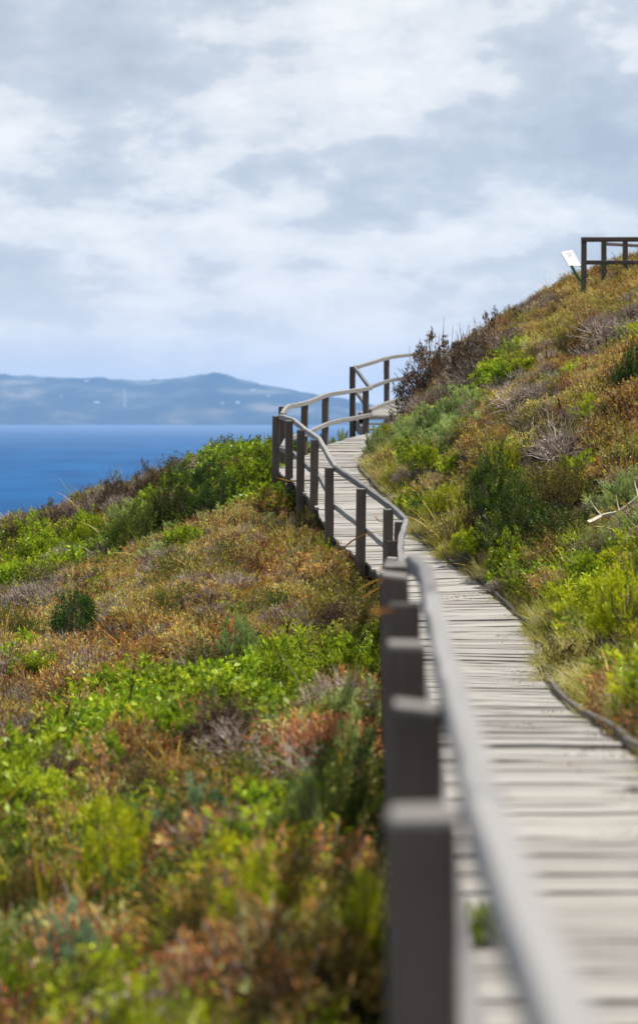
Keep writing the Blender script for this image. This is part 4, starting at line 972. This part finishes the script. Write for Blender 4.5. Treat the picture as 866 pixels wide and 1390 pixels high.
world = bpy.data.worlds.new('World'); scene.world = world; world.use_nodes = True
nt = world.node_tree; N = nt.nodes; L = nt.links; N.clear()
wo = N.new('ShaderNodeOutputWorld'); bg = N.new('ShaderNodeBackground'); bg.inputs['Strength'].default_value = .093
sky = N.new('ShaderNodeTexSky'); sky.sky_type = 'NISHITA'; sky.sun_disc = False; sky.sun_elevation = EL; sky.sun_rotation = AZ; sky.altitude = 30
tc = N.new('ShaderNodeTexCoord'); sx = N.new('ShaderNodeSeparateXYZ'); L.new(tc.outputs['Generated'], sx.inputs[0])
def math_(op, a, b=None, clamp=False):
    n_ = N.new('ShaderNodeMath'); n_.operation = op; n_.use_clamp = clamp
    for i, v in enumerate((a, b)):
        if v is None: continue
        if isinstance(v, (int, float)): n_.inputs[i].default_value = v
        else: L.new(v, n_.inputs[i])
    return n_.outputs[0]
zc = math_('MAXIMUM', sx.outputs['Z'], 0.); den = math_('ADD', zc, .36)
cb = N.new('ShaderNodeCombineXYZ'); L.new(math_('DIVIDE', sx.outputs['X'], den), cb.inputs[0]); L.new(math_('DIVIDE', sx.outputs['Y'], den), cb.inputs[1])
def noise(scale, det, rough, off, dist=.4, sxy=(1, 1)):
    mp = N.new('ShaderNodeMapping'); mp.inputs['Location'].default_value = off; mp.inputs['Scale'].default_value = (sxy[0], sxy[1], 1); L.new(cb.outputs[0], mp.inputs['Vector'])
    n_ = N.new('ShaderNodeTexNoise'); n_.inputs['Scale'].default_value = scale; n_.inputs['Detail'].default_value = det; n_.inputs['Roughness'].default_value = rough; n_.inputs['Distortion'].default_value = dist
    L.new(mp.outputs[0], n_.inputs['Vector']); return n_.outputs['Fac']
a1 = noise(4.6, 9, .55, (3.1, 1.2, 0), .08); a2 = noise(12, 9, .6, (7.7, 2.4, 0), .0); a3 = noise(2.0, 4, .5, (1.3, 5.2, 0), .0)
shade = math_('ADD', math_('ADD', math_('MULTIPLY', a1, .62), math_('MULTIPLY', a2, .27)), math_('MULTIPLY', a3, .27))
cr = ramp(N, [(.45, (3.8, 4.3, 5.0)), (.53, (4.5, 5.0, 5.65)), (.575, (5.1, 5.55, 6.1)), (.605, (6.2, 6.5, 6.8)), (.68, (7.5, 7.6, 7.6))]); L.new(shade, cr.inputs[0])
cover_ = N.new('ShaderNodeMapRange'); L.new(a3, cover_.inputs[0]); cover_.inputs['From Min'].default_value = .30; cover_.inputs['From Max'].default_value = .52; cover_.inputs['To Min'].default_value = .88; cover_.inputs['To Max'].default_value = 1.
low = N.new('ShaderNodeMapRange'); L.new(sx.outputs['Z'], low.inputs[0]); low.inputs['From Min'].default_value = .0; low.inputs['From Max'].default_value = .13; low.inputs['To Min'].default_value = 1.0; low.inputs['To Max'].default_value = 1.
cov = math_('MULTIPLY', cover_.outputs[0], low.outputs[0])
mx = N.new('ShaderNodeMix'); mx.data_type = 'RGBA'; L.new(cov, mx.inputs[0]); L.new(sky.outputs[0], mx.inputs[6])
hzn = N.new('ShaderNodeMapRange'); hzn.interpolation_type = 'SMOOTHSTEP'; L.new(sx.outputs['Z'], hzn.inputs[0]); hzn.inputs['From Min'].default_value = -.02; hzn.inputs['From Max'].default_value = .13; hzn.inputs['To Min'].default_value = .85; hzn.inputs['To Max'].default_value = 0.
m2 = N.new('ShaderNodeMix'); m2.data_type = 'RGBA'; L.new(hzn.outputs[0], m2.inputs[0]); L.new(cr.outputs[0], m2.inputs[6]); m2.inputs[7].default_value = (7.6, 7.2, 6.6, 1)
L.new(m2.outputs[2], mx.inputs[7])
L.new(mx.outputs[2], bg.inputs['Color']); L.new(bg.outputs[0], wo.inputs['Surface'])

# ------------------------------------------------------------------ camera
cam = bpy.data.cameras.new('camera'); co = bpy.data.objects.new('camera', cam); COL.objects.link(co); scene.camera = co
co.location = (0, 0, 0); co.rotation_euler = (math.radians(90), 0, 0)
cam.sensor_fit = 'VERTICAL'; cam.sensor_height = 36; cam.sensor_width = 24; cam.lens = F / 1390 * 36
cam.shift_y = -(695 - HY) / 1390
cam.clip_start = .05; cam.clip_end = 80000
cam.dof.use_dof = True; cam.dof.focus_distance = 25.5; cam.dof.aperture_fstop = cam.lens / 1000 / .043

scene.view_settings.view_transform = 'Standard'; scene.view_settings.look = 'None'; scene.view_settings.exposure = .45; scene.view_settings.gamma = 1
scene.render.engine = 'CYCLES'
cy = scene.cycles; cy.max_bounces = 6; cy.diffuse_bounces = 3; cy.glossy_bounces = 2; cy.transmission_bounces = 3; cy.volume_bounces = 1; cy.transparent_max_bounces = 6
cy.use_denoising = True; cy.sample_clamp_indirect = 4
